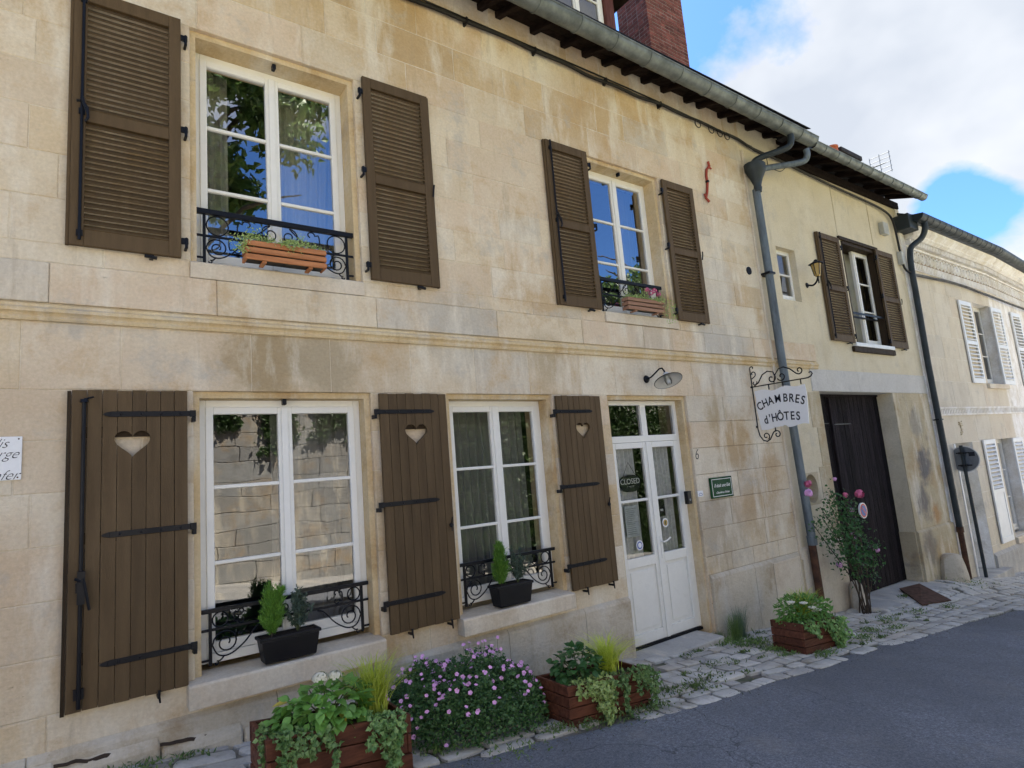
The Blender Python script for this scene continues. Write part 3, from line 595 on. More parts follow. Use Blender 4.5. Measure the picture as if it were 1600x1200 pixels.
# closed sign hanging inside the left leaf
cs = thing('closed_sign', 'dark oval CLOSED sign hanging behind the glass of the left door leaf', 'sign', (5.09, 0.13, 1.40))
q = MB(); pl_ = [(5.09 + 0.165 * math.copysign(abs(math.cos(t)) ** .7, math.cos(t)), 1.395 + 0.085 * math.copysign(abs(math.sin(t)) ** .9, math.sin(t)) * (1.25 if math.sin(t) < 0 else 1)) for t in [2 * PI * k / 28 for k in range(28)]]
q.prism(pl_, 0.168, 'y', 0.160); q.build('board', 'ink', cs)
text_obj('CLOSED', 0.085, face_m((5.09, 0.1595, 1.405)), 'enamel_white', cs, extrude=.001)
text_obj('* * * * *', 0.035, face_m((5.09, 0.1595, 1.345)), 'enamel_white', cs, extrude=.001)
q = MB(); q.tube([(4.99, .162, 1.47), (5.09, .162, 1.62), (5.19, .162, 1.47)], .003, 5); q.build('cord', 'ink', cs)
q = MB(); q.box(4.955, 5.16, 0.162, 0.164, 0.80, 1.14); pp = tag(q.build('notice', 'paper'), 'white printed notice sheet behind the lower glass of the left door leaf', 'notice')
q = MB()
for k in range(14): q.box(4.975, 5.14 - random.random() * .05, 0.1605, 0.1615, 1.105 - k * .021, 1.109 - k * .021)
q.build('print', 'grey_metal', pp)
def disc(x, z, y, r, mat, name, label=None, cat=None, parent=None, t=.002, seg=20):
    q = MB(); q.prism([(x + r * math.cos(2 * PI * k / seg), z + r * math.sin(2 * PI * k / seg)) for k in range(seg)], y + t, 'y', y); o = q.build(name, mat, parent)
    return tag(o, label, cat) if label else o
s1 = disc(5.125, 0.70, 0.150, 0.055, 'enamel_white', 'sticker', 'round pale blue and white sticker low on the left door glass', 'sticker'); disc(5.125, .70, .1490, .042, 'blue_print', 'ring', parent=s1, t=.0008); disc(5.125, .70, .1480, .028, 'enamel_white', 'centre', parent=s1, t=.0008)
s2 = disc(5.59, 0.895, 0.150, 0.052, 'enamel_white', 'sticker', 'round white sticker with a green key mark on the right door glass', 'sticker'); disc(5.59, .895, .1490, .036, 'gold_glass', 'centre', parent=s2, t=.0008); q = MB(); q.box(5.584, 5.596, .1478, .1488, .872, .912); q.build('key_mark', 'plaque_green', s2)
q = MB(); q.box(5.465, 5.635, 0.165, 0.24, 0.965, 1.16); lb = tag(q.build('letter_box', 'plastic_black', bevel=.01), 'black letter box mounted inside behind the right door glass', 'letter box'); q = MB(); q.box(5.545, 5.59, .161, .1645, 1.03, 1.055); q.build('label_plate', 'enamel_white', lb)

# ------------------------------------------------------------------ shutters
def louvre_shutter(parent, x0, z0, w, h, Y=-0.055, side=-1, bar=False, mat='shutter_paint', pitch=0.0405, tilt=0.84, name='shutter', solid_below=0.0, strip=True):
    th = 0.032; st = 0.078 if w > .5 else 0.07; q = MB()
    q.box(0, st, 0, th, 0, h); q.box(w - st, w, 0, th, 0, h); q.box(st, w - st, 0, th, 0, 0.11); q.box(st, w - st, 0, th, h - 0.095, h)
    mid = 0.49 * h; 
    zones = [(0.11, mid - 0.04), (mid + 0.045, h - 0.095)]; q.box(st, w - st, 0, th, mid - 0.04, mid + 0.045)
    if solid_below:
        q.box(st, w - st, 0.012, th - .004, 0.11, mid - .04); zones = zones[1:]
    if strip: q.box(-0.02 if side < 0 else w - 0.001, 0.001 if side < 0 else w + .02, 0.014, th + 0.012, 0, h)
    o = q.build(name, mat, parent, loc=(x0, Y, z0), bevel=0.003)
    sl = MB(); c, s = math.cos(tilt), math.sin(tilt); hw, ht = 0.0240, 0.0045
    pr = [(-hw * c - ht * s, -hw * s + ht * c), (hw * c - ht * s, hw * s + ht * c), (hw * c + ht * s, hw * s - ht * c), (-hw * c + ht * s, -hw * s - ht * c)]
    sl.prism(pr, w - st + 0.001, 'x', st - 0.001); me = sl.mesh('slat'); me.materials.append(MATS[mat])
    for a, b in zones:
        n = max(3, round((b - a) / pitch))
        for i in range(n):
            s_ = bpy.data.objects.new('slat', me); COL.objects.link(s_); s_.parent = o; s_.location = (0, th / 2 + 0.001, a + (b - a) * (i + 0.5) / n)
    # pintles towards the opening
    if mat == 'shutter_paint':
        hx = w if side < 0 else 0; sg = 1 if side < 0 else -1
        for hz in (0.12, h * 0.52, h - 0.16):
            q = MB(); q.box(min(hx, hx + sg * .045), max(hx, hx + sg * .045), -.006, .012, hz - .017, hz + .028); q.tube([(hx + sg * .032, -.004, hz - .05), (hx + sg * .032, -.004, hz + .03)], .011, 8); q.box(hx + sg * .032 - .009, hx + sg * .032 + .009, -.004, -Y + .004, hz - .052, hz - .034); q.build('hinge', 'iron', o, loc=(0, 0, 0), bevel=.003)
        q = MB(); q.box(w * .72 - .012, w * .72 + .012, -.018, -Y, -.03, -.014); q.tube([(w * .72 - .045, -.014, -.024), (w * .72 + .03, -.016, -.034)], .012, 6); q.build('shutter_stay', 'iron', o, loc=(0, 0, 0))
    if bar:
        bx = 0.055 if side < 0 else w - .055; q = MB(); q.tube([(bx, -.018, .03), (bx, -.018, h - .01)], .0095, 8)
        for zz in (.08, h * .5, h - .1): q.box(bx - .018, bx + .018, -.016, -.0005, zz - .02, zz + .02)
        q.tube([(bx - .03, -.035, h * .53), (bx, -.032, h * .535), (bx + .03, -.04, h * .51), (bx + .035, -.045, h * .47), (bx + .02, -.04, h * .455)], .009, 6); q.tube([(bx, -.03, h * .545), (bx + .03, -.034, h * .49)], .013, 6, .006)
        q.build('bolt_bar', 'iron', o, loc=(0, 0, 0), smooth=True)
    elif mat == 'shutter_paint':
        q = MB(); bx = w - .006; q.tube([(bx, -.012, h * .46), (bx, -.025, h * .49), (bx + .012, -.02, h * .52)], .008, 6); q.build('catch', 'iron', o, loc=(0, 0, 0))
    return o
def a2(X0, X1, Z0, Z1, Y): p = at(X0, Z0, Y); r = at(X1, Z1, Y); return p[0], p[1], r[0] - p[0], r[1] - p[1]
x, z, w, h = a2(-0.055, 0.60, 3.335, 5.24, -.055); louvre_shutter(house, x, z, w, h, side=-1, bar=True)
x, z, w, h = a2(2.05, 2.705, 3.355, 5.27, -.055); louvre_shutter(house, x, z, w, h, side=1)
x, z, w, h = a2(4.17, 4.79, 3.34, 5.24, -.055); louvre_shutter(house, x, z, w, h, side=-1, bar=True)
x, z, w, h = a2(6.11, 6.735, 3.33, 5.21, -.055); louvre_shutter(house, x, z, w, h, side=1)
def heart_fn(cx, cz, w, h):
    pts = []
    for k in range(120):
        t = 2 * PI * k / 120; xx = 16 * math.sin(t) ** 3; yy = 13 * math.cos(t) - 5 * math.cos(2 * t) - 2 * math.cos(3 * t) - math.cos(4 * t); pts.append((cx + xx / 32 * w, cz + (yy + 2.5) / 29 * h))
    P = np.array(pts)
    def f(x):
        zs = []
        for i in range(len(P)):
            a, b = P[i], P[(i + 1) % len(P)]
            if (a[0] - x) * (b[0] - x) <= 0 and a[0] != b[0]: zs.append(a[1] + (b[1] - a[1]) * (x - a[0]) / (b[0] - a[0]))
        return (min(zs), max(zs)) if len(zs) >= 2 else None
    return f, P[:, 0].min() + 1e-4, P[:, 0].max() - 1e-4
def plank_shutter(parent, x0, z0, w, h, n, heart, Y=-0.06, side=-1, straps=None, strap_len=0.42, bar=False):
    th = 0.03; q = MB()
    if side < 0: q.box(-.022, -.002, .006, th + .02, -.01, h - .004)
    else: q.box(0.03, .06, th + .019, th + .024, .2, h - .2)
    o = q.build('shutter', 'shutter_edge', parent, loc=(x0, Y, z0))
    for zz in (0.25, h * .5, h - .3): l_ = MB(); l_.box(.03, w - .03, th + .001, th + .018, zz, zz + .07); l_.build('ledge', 'shutter_edge', o, loc=(0, 0, 0))
    f, hx0, hx1 = heart_fn(*heart); pw = w / n
    for i in range(n):
        a, b = i * pw + .0016, (i + 1) * pw - .0016; zt = h + random.uniform(-.003, .003); zb = random.uniform(-.003, .003)
        lo, hi = max(a, hx0), min(b, hx1); m = MB()
        if hi - lo < 0.004: m.prism([(a, zb), (b, zb), (b, zt), (a, zt)], th, 'y', 0)
        else:
            xs_ = list(np.linspace(lo, hi, 14)); L = [(xx, f(xx)[0]) for xx in xs_]; U = [(xx, f(xx)[1]) for xx in xs_]
            inl, inr = a < hx0, b > hx1
            if not inl and not inr:
                m.prism([(a, zb), (b, zb)] + L[::-1], th, 'y', 0); m.prism(U + [(b, zt), (a, zt)], th, 'y', 0)
            elif inl: m.prism([(a, zb), (b, zb)] + L[::-1] + U + [(b, zt), (a, zt)], th, 'y', 0)
            else: m.prism([(b, zb), (b, zt), (a, zt)] + U + L[::-1] + [(a, zb)], th, 'y', 0)
        m.build('plank', 'shutter_paint', o, loc=(0, random.uniform(-.001, .001), 0), bevel=.0022 if hi - lo < .004 else 0)
    hx = w if side < 0 else 0; sg = 1 if side < 0 else -1
    for hz in straps:
        q = MB(); a, b = (w - strap_len, w + .012) if side < 0 else (-.012, strap_len)
        q.box(a, b, -.0065, -.0012, hz - .018, hz + .018)
        tip = a if side < 0 else b; q.prism([(tip, hz - .018), (tip - sg * .03, hz - .010), (tip - sg * .045, hz), (tip - sg * .03, hz + .010), (tip, hz + .018)], -.0012, 'y', -.0065)
        q.box(min(hx + sg * .012, hx + sg * .05), max(hx + sg * .012, hx + sg * .05), -.012, .008, hz - .022, hz + .022)
        q.box(min(hx + sg * .028, hx + sg * .05), max(hx + sg * .028, hx + sg * .05), -.004, -Y + .003, hz - .055, hz - .022)
        for k in range(4): q.lathe([(0, -.006), (.007, -.004), (.008, 0)], 8, Matrix.Translation((a + (b - a) * (k + .5) / 4, -.0065, hz)) @ Matrix.Rotation(PI / 2, 4, 'X') @ Matrix.Scale(-1, 4, (0, 0, 1)))
        q.build('strap_hinge', 'iron', o, loc=(0, 0, 0), bevel=.0015)
    if bar:
        bx = .065; q = MB(); q.tube([(bx, -.022, .02), (bx, -.022, h - .08)], .0115, 8); q.tube([(bx, -.022, h - .08), (bx, -.022, h - .06)], .024, 8, .02); q.tube([(bx, -.02, h - .06), (bx + .05, -.024, h - .045)], .006, 6)
        for zz in (.10, h * .37): q.box(bx - .026, bx + .026, -.02, -.0005, zz - .03, zz + .03)
        q.box(bx - .018, bx + .022, -.05, -.012, h * .32, h * .42); q.tube([(bx - .03, -.045, h * .40), (bx, -.05, h * .39)], .008, 6); q.tube([(bx + .012, -.05, h * .40), (bx + .035, -.055, h * .33), (bx + .045, -.05, h * .30)], .009, 6)
        q.build('bolt_bar', 'iron', o, loc=(0, 0, 0), smooth=True)
    else:
        q = MB(); bx = w - .03; q.tube([(bx, -.01, h * .50 - .18), (bx, -.02, h * .50 - .14), (bx, -.03, h * .50 - .11)], .007, 6, .004); q.lathe([(0, -.02), (.018, -.014), (.02, 0)], 10, Matrix.Translation((bx, -.001, h * .5 - .18)) @ Matrix.Rotation(PI / 2, 4, 'X') @ Matrix.Scale(-1, 4, (0, 0, 1))); q.tube([(bx, -.02, h * .5 - .18), (bx - .008, -.024, h * .5 - .23)], .007, 6, .004); q.build('turn_latch', 'iron', o, loc=(0, 0, 0))
    for fx in ((.74,) if side < 0 else (.28, .86)):
        q = MB(); q.box(w * fx - .008, w * fx + .008, -.01, -Y, -.035, -.018); q.tube([(w * fx, -.012, .015), (w * fx, -.016, -.02), (w * fx + .006, -.014, -.06)], .010, 6, .006); q.build('shutter_stay', 'iron', o, loc=(0, 0, 0))
    return o
x, z, w, h = a2(-0.02, 0.635, 0.42, 2.362, -.06); kx = lambda X, Z: (at(X, Z, -.06)[0] - x, at(X, Z, -.06)[1] - z)
plank_shutter(house, x, z, w, h, 8, (*kx(0.312, 2.005), 0.20, 0.175), side=-1, straps=[kx(0, 2.205)[1], kx(0, 1.435)[1], kx(0, .66)[1]], strap_len=.44, bar=True)
x, z, w, h = a2(2.06, 2.695, 0.425, 2.36, -.06)
plank_shutter(house, x, z, w, h, 8, (*kx(2.385, 2.005), 0.205, 0.175), side=1, straps=[kx(0, 2.205)[1], kx(0, 1.44)[1], kx(0, .665)[1]], strap_len=.46)
x, z, w, h = a2(3.98, 4.60, 0.42, 2.355, -.06)
plank_shutter(house, x, z, w, h, 8, (*kx(4.315, 1.985), 0.19, 0.17), side=1, straps=[kx(0, 2.19)[1], kx(0, 1.43)[1], kx(0, .66)[1]], strap_len=.44)

# ------------------------------------------------------------------ window railings
def railing(parent, x0, x1, zt, zm, zb, Y, thick=0.014, topw=0.02, name='window_railing'):
    q = MB(); q.box(x0, x1, Y - topw, Y + topw * .4, zt - thick, zt + thick); q.box(x0, x1, Y - .006, Y + .006, zm - .009, zm + .009)
    for xx in (x0 + .055, x1 - .055): q.box(xx - .010, xx + .010, Y - .010, Y + .010, zb, zt - thick)
    q.box(x0, x0 + .055, Y - .006, Y + .006, zb + .03, zb + .045); q.box(x1 - .055, x1, Y - .006, Y + .006, zb + .03, zb + .045)
    o = q.build(name, 'iron', parent, bevel=.002)
    hu = (zt - thick - zm - .009); ru = hu / 2; r = .0055; L0, L1 = x0 + .065, x1 - .065; cm = (x0 + x1) / 2
    zu = zm + .009 + ru
    def sc(pts): m = MB(); m.tube(pts, r, 6); m.build('scroll', 'iron', o, smooth=True)
    for sgn, xe in ((1, L0), (-1, L1)):
        c = xe + sgn * (ru + .002); sc([(c + ru * .96 * math.cos(a), Y, zu + ru * .96 * math.sin(a)) for a in [2 * PI * k / 20 for k in range(21)]])
        c2 = xe + sgn * (3.1 * ru); A = 0 if sgn < 0 else PI
        sc([(c2 + sgn * ru * .55 + sgn * ru * .35 * math.cos(t) , Y, zu + ru * .62 + ru * .3 * math.sin(t)) for t in np.linspace(-1.2, 3.3, 10)] + [(c2 - sgn * ru * .2 * math.cos(t) - sgn * ru * .1, Y, zu + ru * .72 * math.sin(t)) for t in np.linspace(PI / 2.6, -PI / 2.6, 8)] + [(c2 + sgn * ru * .55 + sgn * ru * .35 * math.cos(t), Y, zu - ru * .62 + ru * .3 * math.sin(t)) for t in np.linspace(-3.3, 1.2, 10)])
        # lower big scroll
        hl = zm - zb - .03; rl = hl * .42; c3 = xe + sgn * (rl + .005); zl = zm - .012 - rl
        pts = [(c3 + sgn * (rl * (1 - .78 * k / 26)) * math.cos(PI + (PI * 3.2) * k / 26 * -1), Y, zl + (rl * (1 - .78 * k / 26)) * math.sin(PI - (PI * 3.2) * k / 26)) for k in range(27)]
        sc(pts)
        tail = [(xe + sgn * .0, Y, zl), (xe + sgn * rl * .45, Y, zl - rl * .85), (xe + sgn * rl * 1.3, Y, zl - rl * 1.0), (xe + sgn * rl * 2.4, Y, zl - rl * .35), (xe + sgn * rl * 3.4, Y, zl + rl * .75), (xe + sgn * rl * 4.0, Y, zm - .012)]
        P_ = [Vector(p) for p in tail]; sm = []
        for i in range(len(P_) - 1):
            p0, p1, p2, p3 = P_[max(i - 1, 0)], P_[i], P_[i + 1], P_[min(i + 2, len(P_) - 1)]
            for k in range(5):
                t = k / 5; sm.append(0.5 * ((2 * p1) + (-p0 + p2) * t + (2 * p0 - 5 * p1 + 4 * p2 - p3) * t * t + (-p0 + 3 * p1 - 3 * p2 + p3) * t ** 3))
        sc(sm + [P_[-1]])
        f0 = (xe + sgn * rl * .9, zl - rl * 1.02)
        sc([(f0[0] - sgn * .5 * rl * t, Y, f0[1] - .32 * rl * math.sin(t * 1.9)) for t in np.linspace(0, 1, 6)] + [(xe + sgn * .03 + sgn * .012 * math.cos(a), Y, zb + .012 + .012 * math.sin(a)) for a in np.linspace(PI / 2, -PI, 6)])
    # centre volutes
    for sgn in (1, -1):
        c = cm + sgn * ru * .95; sc(spiral(c, zu, ru * .92, ru * .25, PI / 2, PI / 2 - sgn * PI * 2.6, 24, Y)); sc([(c + sgn * ru * 1.9 * t, Y, zu + ru * .9 * (1 - 2 * t) * math.cos(t)) for t in np.linspace(0, 1, 8)])
    return o
railing(house, 0.705, 1.915, 3.742, 3.555, 3.345, 0.07, .020, .024)
railing(house, 4.81, 5.90, 3.728, 3.55, 3.345, 0.07, .020, .024)
railing(house, 0.72, 1.912, 0.848, 0.722, 0.49, 0.072)
railing(house, 2.75, 3.835, 0.848, 0.722, 0.49, 0.072)

# ------------------------------------------------------------------ foliage helpers
def mesh_np(name, V, F, mat, parent=None, loc=None, kind=None):
    me = bpy.data.meshes.new(name); me.from_pydata(V.tolist() if hasattr(V, 'tolist') else V, [], F.tolist() if hasattr(F, 'tolist') else F); me.update()
    o = link(name, me, mat, parent, loc)
    if kind: o['kind'] = kind
    return o
def leaves(P, D, Nn, L, Wd, fold=0.25):
    """P base points, D directions, Nn normals: one folded leaf each (2 quads -> 6 verts)"""
    n = len(P); D = D / np.linalg.norm(D, axis=1, keepdims=True); Sd = np.cross(D, Nn); Sd /= (np.linalg.norm(Sd, axis=1, keepdims=True) + 1e-9); Up = np.cross(Sd, D)
    L = np.broadcast_to(np.asarray(L).reshape(-1, 1), (n, 1)); Wd = np.broadcast_to(np.asarray(Wd).reshape(-1, 1), (n, 1))
    v0 = P; v3 = P + D * L - Up * L * .12; a = P + D * L * .35 + Sd * Wd * .5 + Up * Wd * fold; b = P + D * L * .35 - Sd * Wd * .5 + Up * Wd * fold; mid = P + D * L * .45
    V = np.stack([v0, a, v3, mid, b], 1).reshape(-1, 3); i = np.arange(n)[:, None] * 5
    F = np.concatenate([i + np.array([[0, 3, 2, 1]]), i + np.array([[0, 4, 2, 3]])]); return V, F
def rnd_dirs(n): v = rng.normal(size=(n, 3)); return v / np.linalg.norm(v, axis=1, keepdims=True)
def ellip(n, c, r, shell=0.5, zmin=None):
    d = rnd_dirs(n); t = rng.uniform(shell ** 3, 1, n) ** (1 / 3); bumpy = np.array([1 + .28 * mnoise.noise(Vector(x * 2.2) + Vector(c)) for x in d]); P = np.array(c) + d * np.array(r) * (t * bumpy)[:, None]
    return P, d
def grass_tuft(name, c, n, h, spread, mat, parent, w=.004, droop=.6):
    V = []; F = []
    for k in range(n):
        a = rng.uniform(0, 2 * PI); s = spread * rng.uniform(.2, 1.0); hh = h * rng.uniform(.6, 1.1); b = Vector((c[0] + rng.normal() * .03, c[1] + rng.normal() * .03, c[2])); dx, dy = math.cos(a), math.sin(a); pr = None; sd = Vector((-dy, dx, 0)); kk = len(V)
        for j in range(6):
            t = j / 5; p = b + Vector((dx, dy, 0)) * s * (t ** 1.6) + Vector((0, 0, hh * (t - droop * .55 * t ** 3))); ww = w * (1 - t * .9); V += [tuple(p + sd * ww), tuple(p - sd * ww)]
        F += [(kk + 2 * j, kk + 2 * j + 1, kk + 2 * j + 3, kk + 2 * j + 2) for j in range(5)]
    l = wloc(parent) if parent else Vector((0, 0, 0)); V = [(v[0] - l[0], v[1] - l[1], v[2] - l[2]) for v in V]
    return mesh_np(name, V, F, mat, parent, kind='stuff')
def sub(V, parent): return V - np.array(wloc(parent))
def leaf_template(name, L, Wd, mat, lobes=False):
    V, F = leaves(np.zeros((1, 3)), np.array([[1., 0, 0]]), np.array([[0., 0, 1]]), L, Wd)
    if not lobes:
        pr = [(0, 0), (.12, .10), (.3, .44), (.5, .5), (.72, .36), (.9, .12), (1, 0)]; V = []; F = []
        for i, (t, s) in enumerate(pr): z = -.35 * L * t * t * .6; V += [(t * L, s * Wd, z + .22 * s * Wd), (t * L, 0, z), (t * L, -s * Wd, z + .22 * s * Wd)]
        for i in range(len(pr) - 1): k = i * 3; F += [(k, k + 1, k + 4, k + 3), (k + 1, k + 2, k + 5, k + 4)]
    me = bpy.data.meshes.new(name); me.from_pydata([tuple(v) for v in V], [], [tuple(f) for f in F]); me.materials.append(MATS[mat]); me.polygons.foreach_set('use_smooth', [True] * len(me.polygons)); return me
def place(me, name, parent, p, d, up=Vector((0, 0, 1)), s=1.0):
    o = bpy.data.objects.new(name, me); COL.objects.link(o); o.parent = parent; d = Vector(d).normalized(); sd = Vector(up).cross(d)
    sd = sd.normalized() if sd.length > 1e-4 else Vector((0, 1, 0)); u = d.cross(sd); l = wloc(parent)
    m = Matrix(((d[0], sd[0], u[0], p[0] - l[0]), (d[1], sd[1], u[1], p[1] - l[1]), (d[2], sd[2], u[2], p[2] - l[2]), (0, 0, 0, 1))); o.matrix_local = m @ Matrix.Scale(s, 4); return o
HLEAF = leaf_template('leaf', .080, .056, 'leaf_hydrangea'); HDARK = leaf_template('leaf', .072, .054, 'leaf_dark'); HYEL = leaf_template('leaf', .085, .05, 'leaf_yellow')

# ------------------------------------------------------------------ planters on the pavement
def planter(x0, x1, yf, yb, zl, slope, h, label, rows=4, mat='stained_wood'):
    t = thing('wooden_planter', label, 'planter', (x0, yf, zl - h), group='stained wooden planters on the pavement')
    t.rotation_euler = (0, 0, 0); w = x1 - x0; d = yb - yf; ph = h / rows; sh = lambda x: slope * x
    def board(a, b, c, e, z0, z1):
        q = MB(); q.hexa([(a, c, z0 + sh(a)), (b, c, z0 + sh(b)), (b, e, z0 + sh(b)), (a, e, z0 + sh(a))], [(a, c, z1 + sh(a)), (b, c, z1 + sh(b)), (b, e, z1 + sh(b)), (a, e, z1 + sh(a))]); q.build('board', mat, t, loc=(0, 0, 0), bevel=.004, seg=2)
    for r in range(rows):
        z0, z1 = r * ph + .003, (r + 1) * ph - .003; e = .024; j = .003 * (r % 2)
        if r % 2: board(-j, w + j, 0, e, z0, z1); board(0, e, e + .001, d - e - .001, z0, z1); board(w - e, w, e + .001, d - e - .001, z0, z1); board(-j, w + j, d - e, d, z0, z1)
        else: board(e + .001, w - e - .001, 0, e, z0, z1); board(0, e, -.003, d + .003, z0, z1); board(w - e, w, -.003, d + .003, z0, z1); board(e + .001, w - e - .001, d - e, d, z0, z1)
    q = MB(); q.hexa([(.02, .02, .1 + sh(0)), (w - .02, .02, .1 + sh(w)), (w - .02, d - .02, .1 + sh(w)), (.02, d - .02, .1 + sh(0))], [(.02, .02, h - .04 + sh(0)), (w - .02, .02, h - .04 + sh(w)), (w - .02, d - .02, h - .04 + sh(w)), (.02, d - .02, h - .04 + sh(0))]); q.build('soil', 'soil', t, loc=(0, 0, 0))
    return t
P1 = dict(x0=.80, x1=1.58, yf=-1.30, yb=-.95, zl=.405, slope=-.12, h=.42)
P2 = dict(x0=2.85, x1=3.67, yf=-1.17, yb=-.80, zl=.095, slope=-.09, h=.30)
P3 = dict(x0=6.09, x1=6.80, yf=-1.06, yb=-.70, zl=-.165, slope=-.09, h=.31)
planter(**P1, label='brown planter nearest the camera, under the lower left window, holding white hydrangea and yellow grass', rows=4)
planter(**P2, label='brown planter between the pink flowering bush and the doorstep')
planter(**P3, label='brown planter standing beside the downpipe, holding small white flowers')
def top(p, x, dz=0.0): return p['zl'] + p['slope'] * (x - p['x0']) + dz
def hydrangea(cx, cy, cz, r, n, tmpl, label, heads=(), yellow=0, g=None):
    t = thing('hydrangea', label, 'plant', (cx, cy, cz), g)
    q = MB()
    for k in range(9):
        a = rng.uniform(0, 2 * PI); q.tube([(cx, cy, cz - .05), (cx + .4 * r[0] * math.cos(a), cy + .4 * r[1] * math.sin(a), cz + .5 * r[2]), (cx + .75 * r[0] * math.cos(a), cy + .75 * r[1] * math.sin(a), cz + .85 * r[2])], .006, 5, .003)
    q.build('stem', 'stem_green', t)
    P, d = ellip(n, (cx, cy, cz + r[2] * .42), (r[0], r[1], r[2] * .62), .6)
    for i in range(n):
        dd = Vector(d[i]); dd.z = dd.z * .4 - .15; dd += Vector(rng.normal(size=3) * .35); me = tmpl
        if i < yellow: me = HYEL
        place(me, 'leaf', t, P[i], dd, Vector((0, 0, 1)) + Vector(rng.normal(size=3) * .3), rng.uniform(.65, 1.15))
    for hx, hy, hz, hr in heads:
        V = []; F = []
        for k in range(110):
            dv = Vector(rnd_dirs(1)[0]); dv.z = abs(dv.z) * .8 - .15; p = Vector((hx, hy, hz)) + dv * hr; u = dv.orthogonal().normalized() * .0085; w_ = dv.cross(u).normalized() * .0085; b = len(V); V += [tuple(p + u), tuple(p + w_), tuple(p - u), tuple(p - w_)]; F.append((b, b + 1, b + 2, b + 3))
        mesh_np('flower_head', sub(np.array(V), t), F, 'petal_white', t)
    return t
def ivy(label, starts, mat, n_leaf=16, size=.03, g='ivy trailing over the wooden planters'):
    t = thing('ivy', label, 'ivy', starts[0][:3], g); V = []; F = []; off = 0; q = MB()
    for (x, y, z, length, dirx) in starts:
        pts = []; p = Vector((x, y + .05, z)); v = Vector((dirx, -.06, .02))
        for k in range(int(length / .02) + 4):
            pts.append(p.copy()); v += Vector((rng.normal() * .008, rng.normal() * .004, -.012)); v = v.normalized() * .02
            p = p + v
            if p.z < z - .005: p.y = min(p.y, y - .018 - .012 * rng.random())
        q.tube(pts, .0022, 4); Pn = np.array([tuple(a) for a in pts]); idx = rng.integers(0, len(pts), max(6, int(len(pts) * n_leaf / 8)))
        Pb = Pn[idx] + rng.normal(size=(len(idx), 3)) * .011; D = rnd_dirs(len(idx)); D[:, 2] -= .3; D[:, 1] -= .35
        A, B = leaves(Pb, D, rng.normal(size=(len(idx), 3)) * .5 + np.array([0, -.8, .6]), rng.uniform(.6, 1.15, len(idx)) * size, rng.uniform(.7, 1.1, len(idx)) * size)
        V.append(A); F.append(B + off); off += len(A)
    q.build('stem', 'stem_green', t); mesh_np('foliage', sub(np.concatenate(V), t), np.concatenate(F), mat, t, kind='stuff'); return t
hydrangea(1.16, -1.13, top(P1, 1.16, -.03), (.25, .17, .20), 380, HLEAF, 'bushy green hydrangea with two cream flower heads in the nearest planter', [(1.13, -1.13, top(P1, 1.13, .215), .045), (1.215, -1.12, top(P1, 1.2, .21), .042)], 5)
gt = thing('ornamental_grass', 'tall yellow grass at the right end of the nearest planter', 'ornamental grass', (1.46, -1.1, top(P1, 1.46)), 'yellow grasses in the planters'); grass_tuft('blades', (1.44, -1.10, top(P1, 1.44, -.03)), 460, .42, .30, 'grass_lime', gt)
ivy('pale green ivy trailing over the left corner and front of the nearest planter', [(x, P1['yf'] + (.0 if x > .84 else .1), top(P1, x), L, dx) for x, L, dx in ((.80, .26, -.02), (.82, .20, -.02), (.85, .22, 0), (.88, .16, .01), (.92, .10, 0), (.98, .08, 0), (1.04, .09, .0), (1.09, .20, .01), (1.07, .14, 0), (.83, .3, -.01), (.86, .12, .02), (.95, .06, .02))], 'leaf_ivy', 34, .034)
ivy('green ivy hanging down the right half of the nearest planter', [(x, P1['yf'], top(P1, x), L, dx) for x, L, dx in ((1.34, .10, 0), (1.37, .22, .01), (1.40, .30, .01), (1.43, .30, 0), (1.46, .22, .01), (1.36, .06, .02), (1.5, .05, 0), (1.45, .34, .02), (1.41, .2, 0), (1.53, .06, .0))], 'leaf_ivy', 34, .034)
hydrangea(3.10, -1.0, top(P2, 3.10, -.03), (.20, .16, .22), 260, HDARK, 'compact dark green hydrangea without flowers in the middle planter', (), 0)
gt = thing('ornamental_grass', 'spiky yellow grass in the middle planter in front of the white door', 'ornamental grass', (3.45, -1.0, top(P2, 3.45)), 'yellow grasses in the planters'); grass_tuft('blades', (3.42, -.98, top(P2, 3.4, -.03)), 460, .36, .36, 'grass_lime', gt)
ivy('lime variegated ivy spilling over the left front of the middle planter', [(x, P2['yf'], top(P2, x), L, dx) for x, L, dx in ((2.92, .05, 0), (2.95, .06, .02), (2.99, .07, .02), (3.04, .10, .02), (3.09, .18, .01), (3.12, .26, .01), (3.14, .30, 0), (3.17, .22, .01), (3.2, .2, 0), (3.07, .05, 0), (3.01, .04, 0), (3.24, .12, .02), (3.13, .2, .02))], 'leaf_ivy_lime', 34, .034)
ivy('dark green ivy trailing over the right side of the middle planter', [(x, P2['yf'], top(P2, x), L, dx) for x, L, dx in ((3.28, .14, 0), (3.33, .10, .01), (3.38, .09, 0), (3.42, .30, 0), (3.48, .12, 0), (3.53, .1, .01), (3.58, .24, 0), (3.62, .10, .02), (3.66, .12, .03), (3.68, .16, .03), (3.5, .06, 0), (3.6, .1, .04))], 'leaf_ivy', 34, .034)
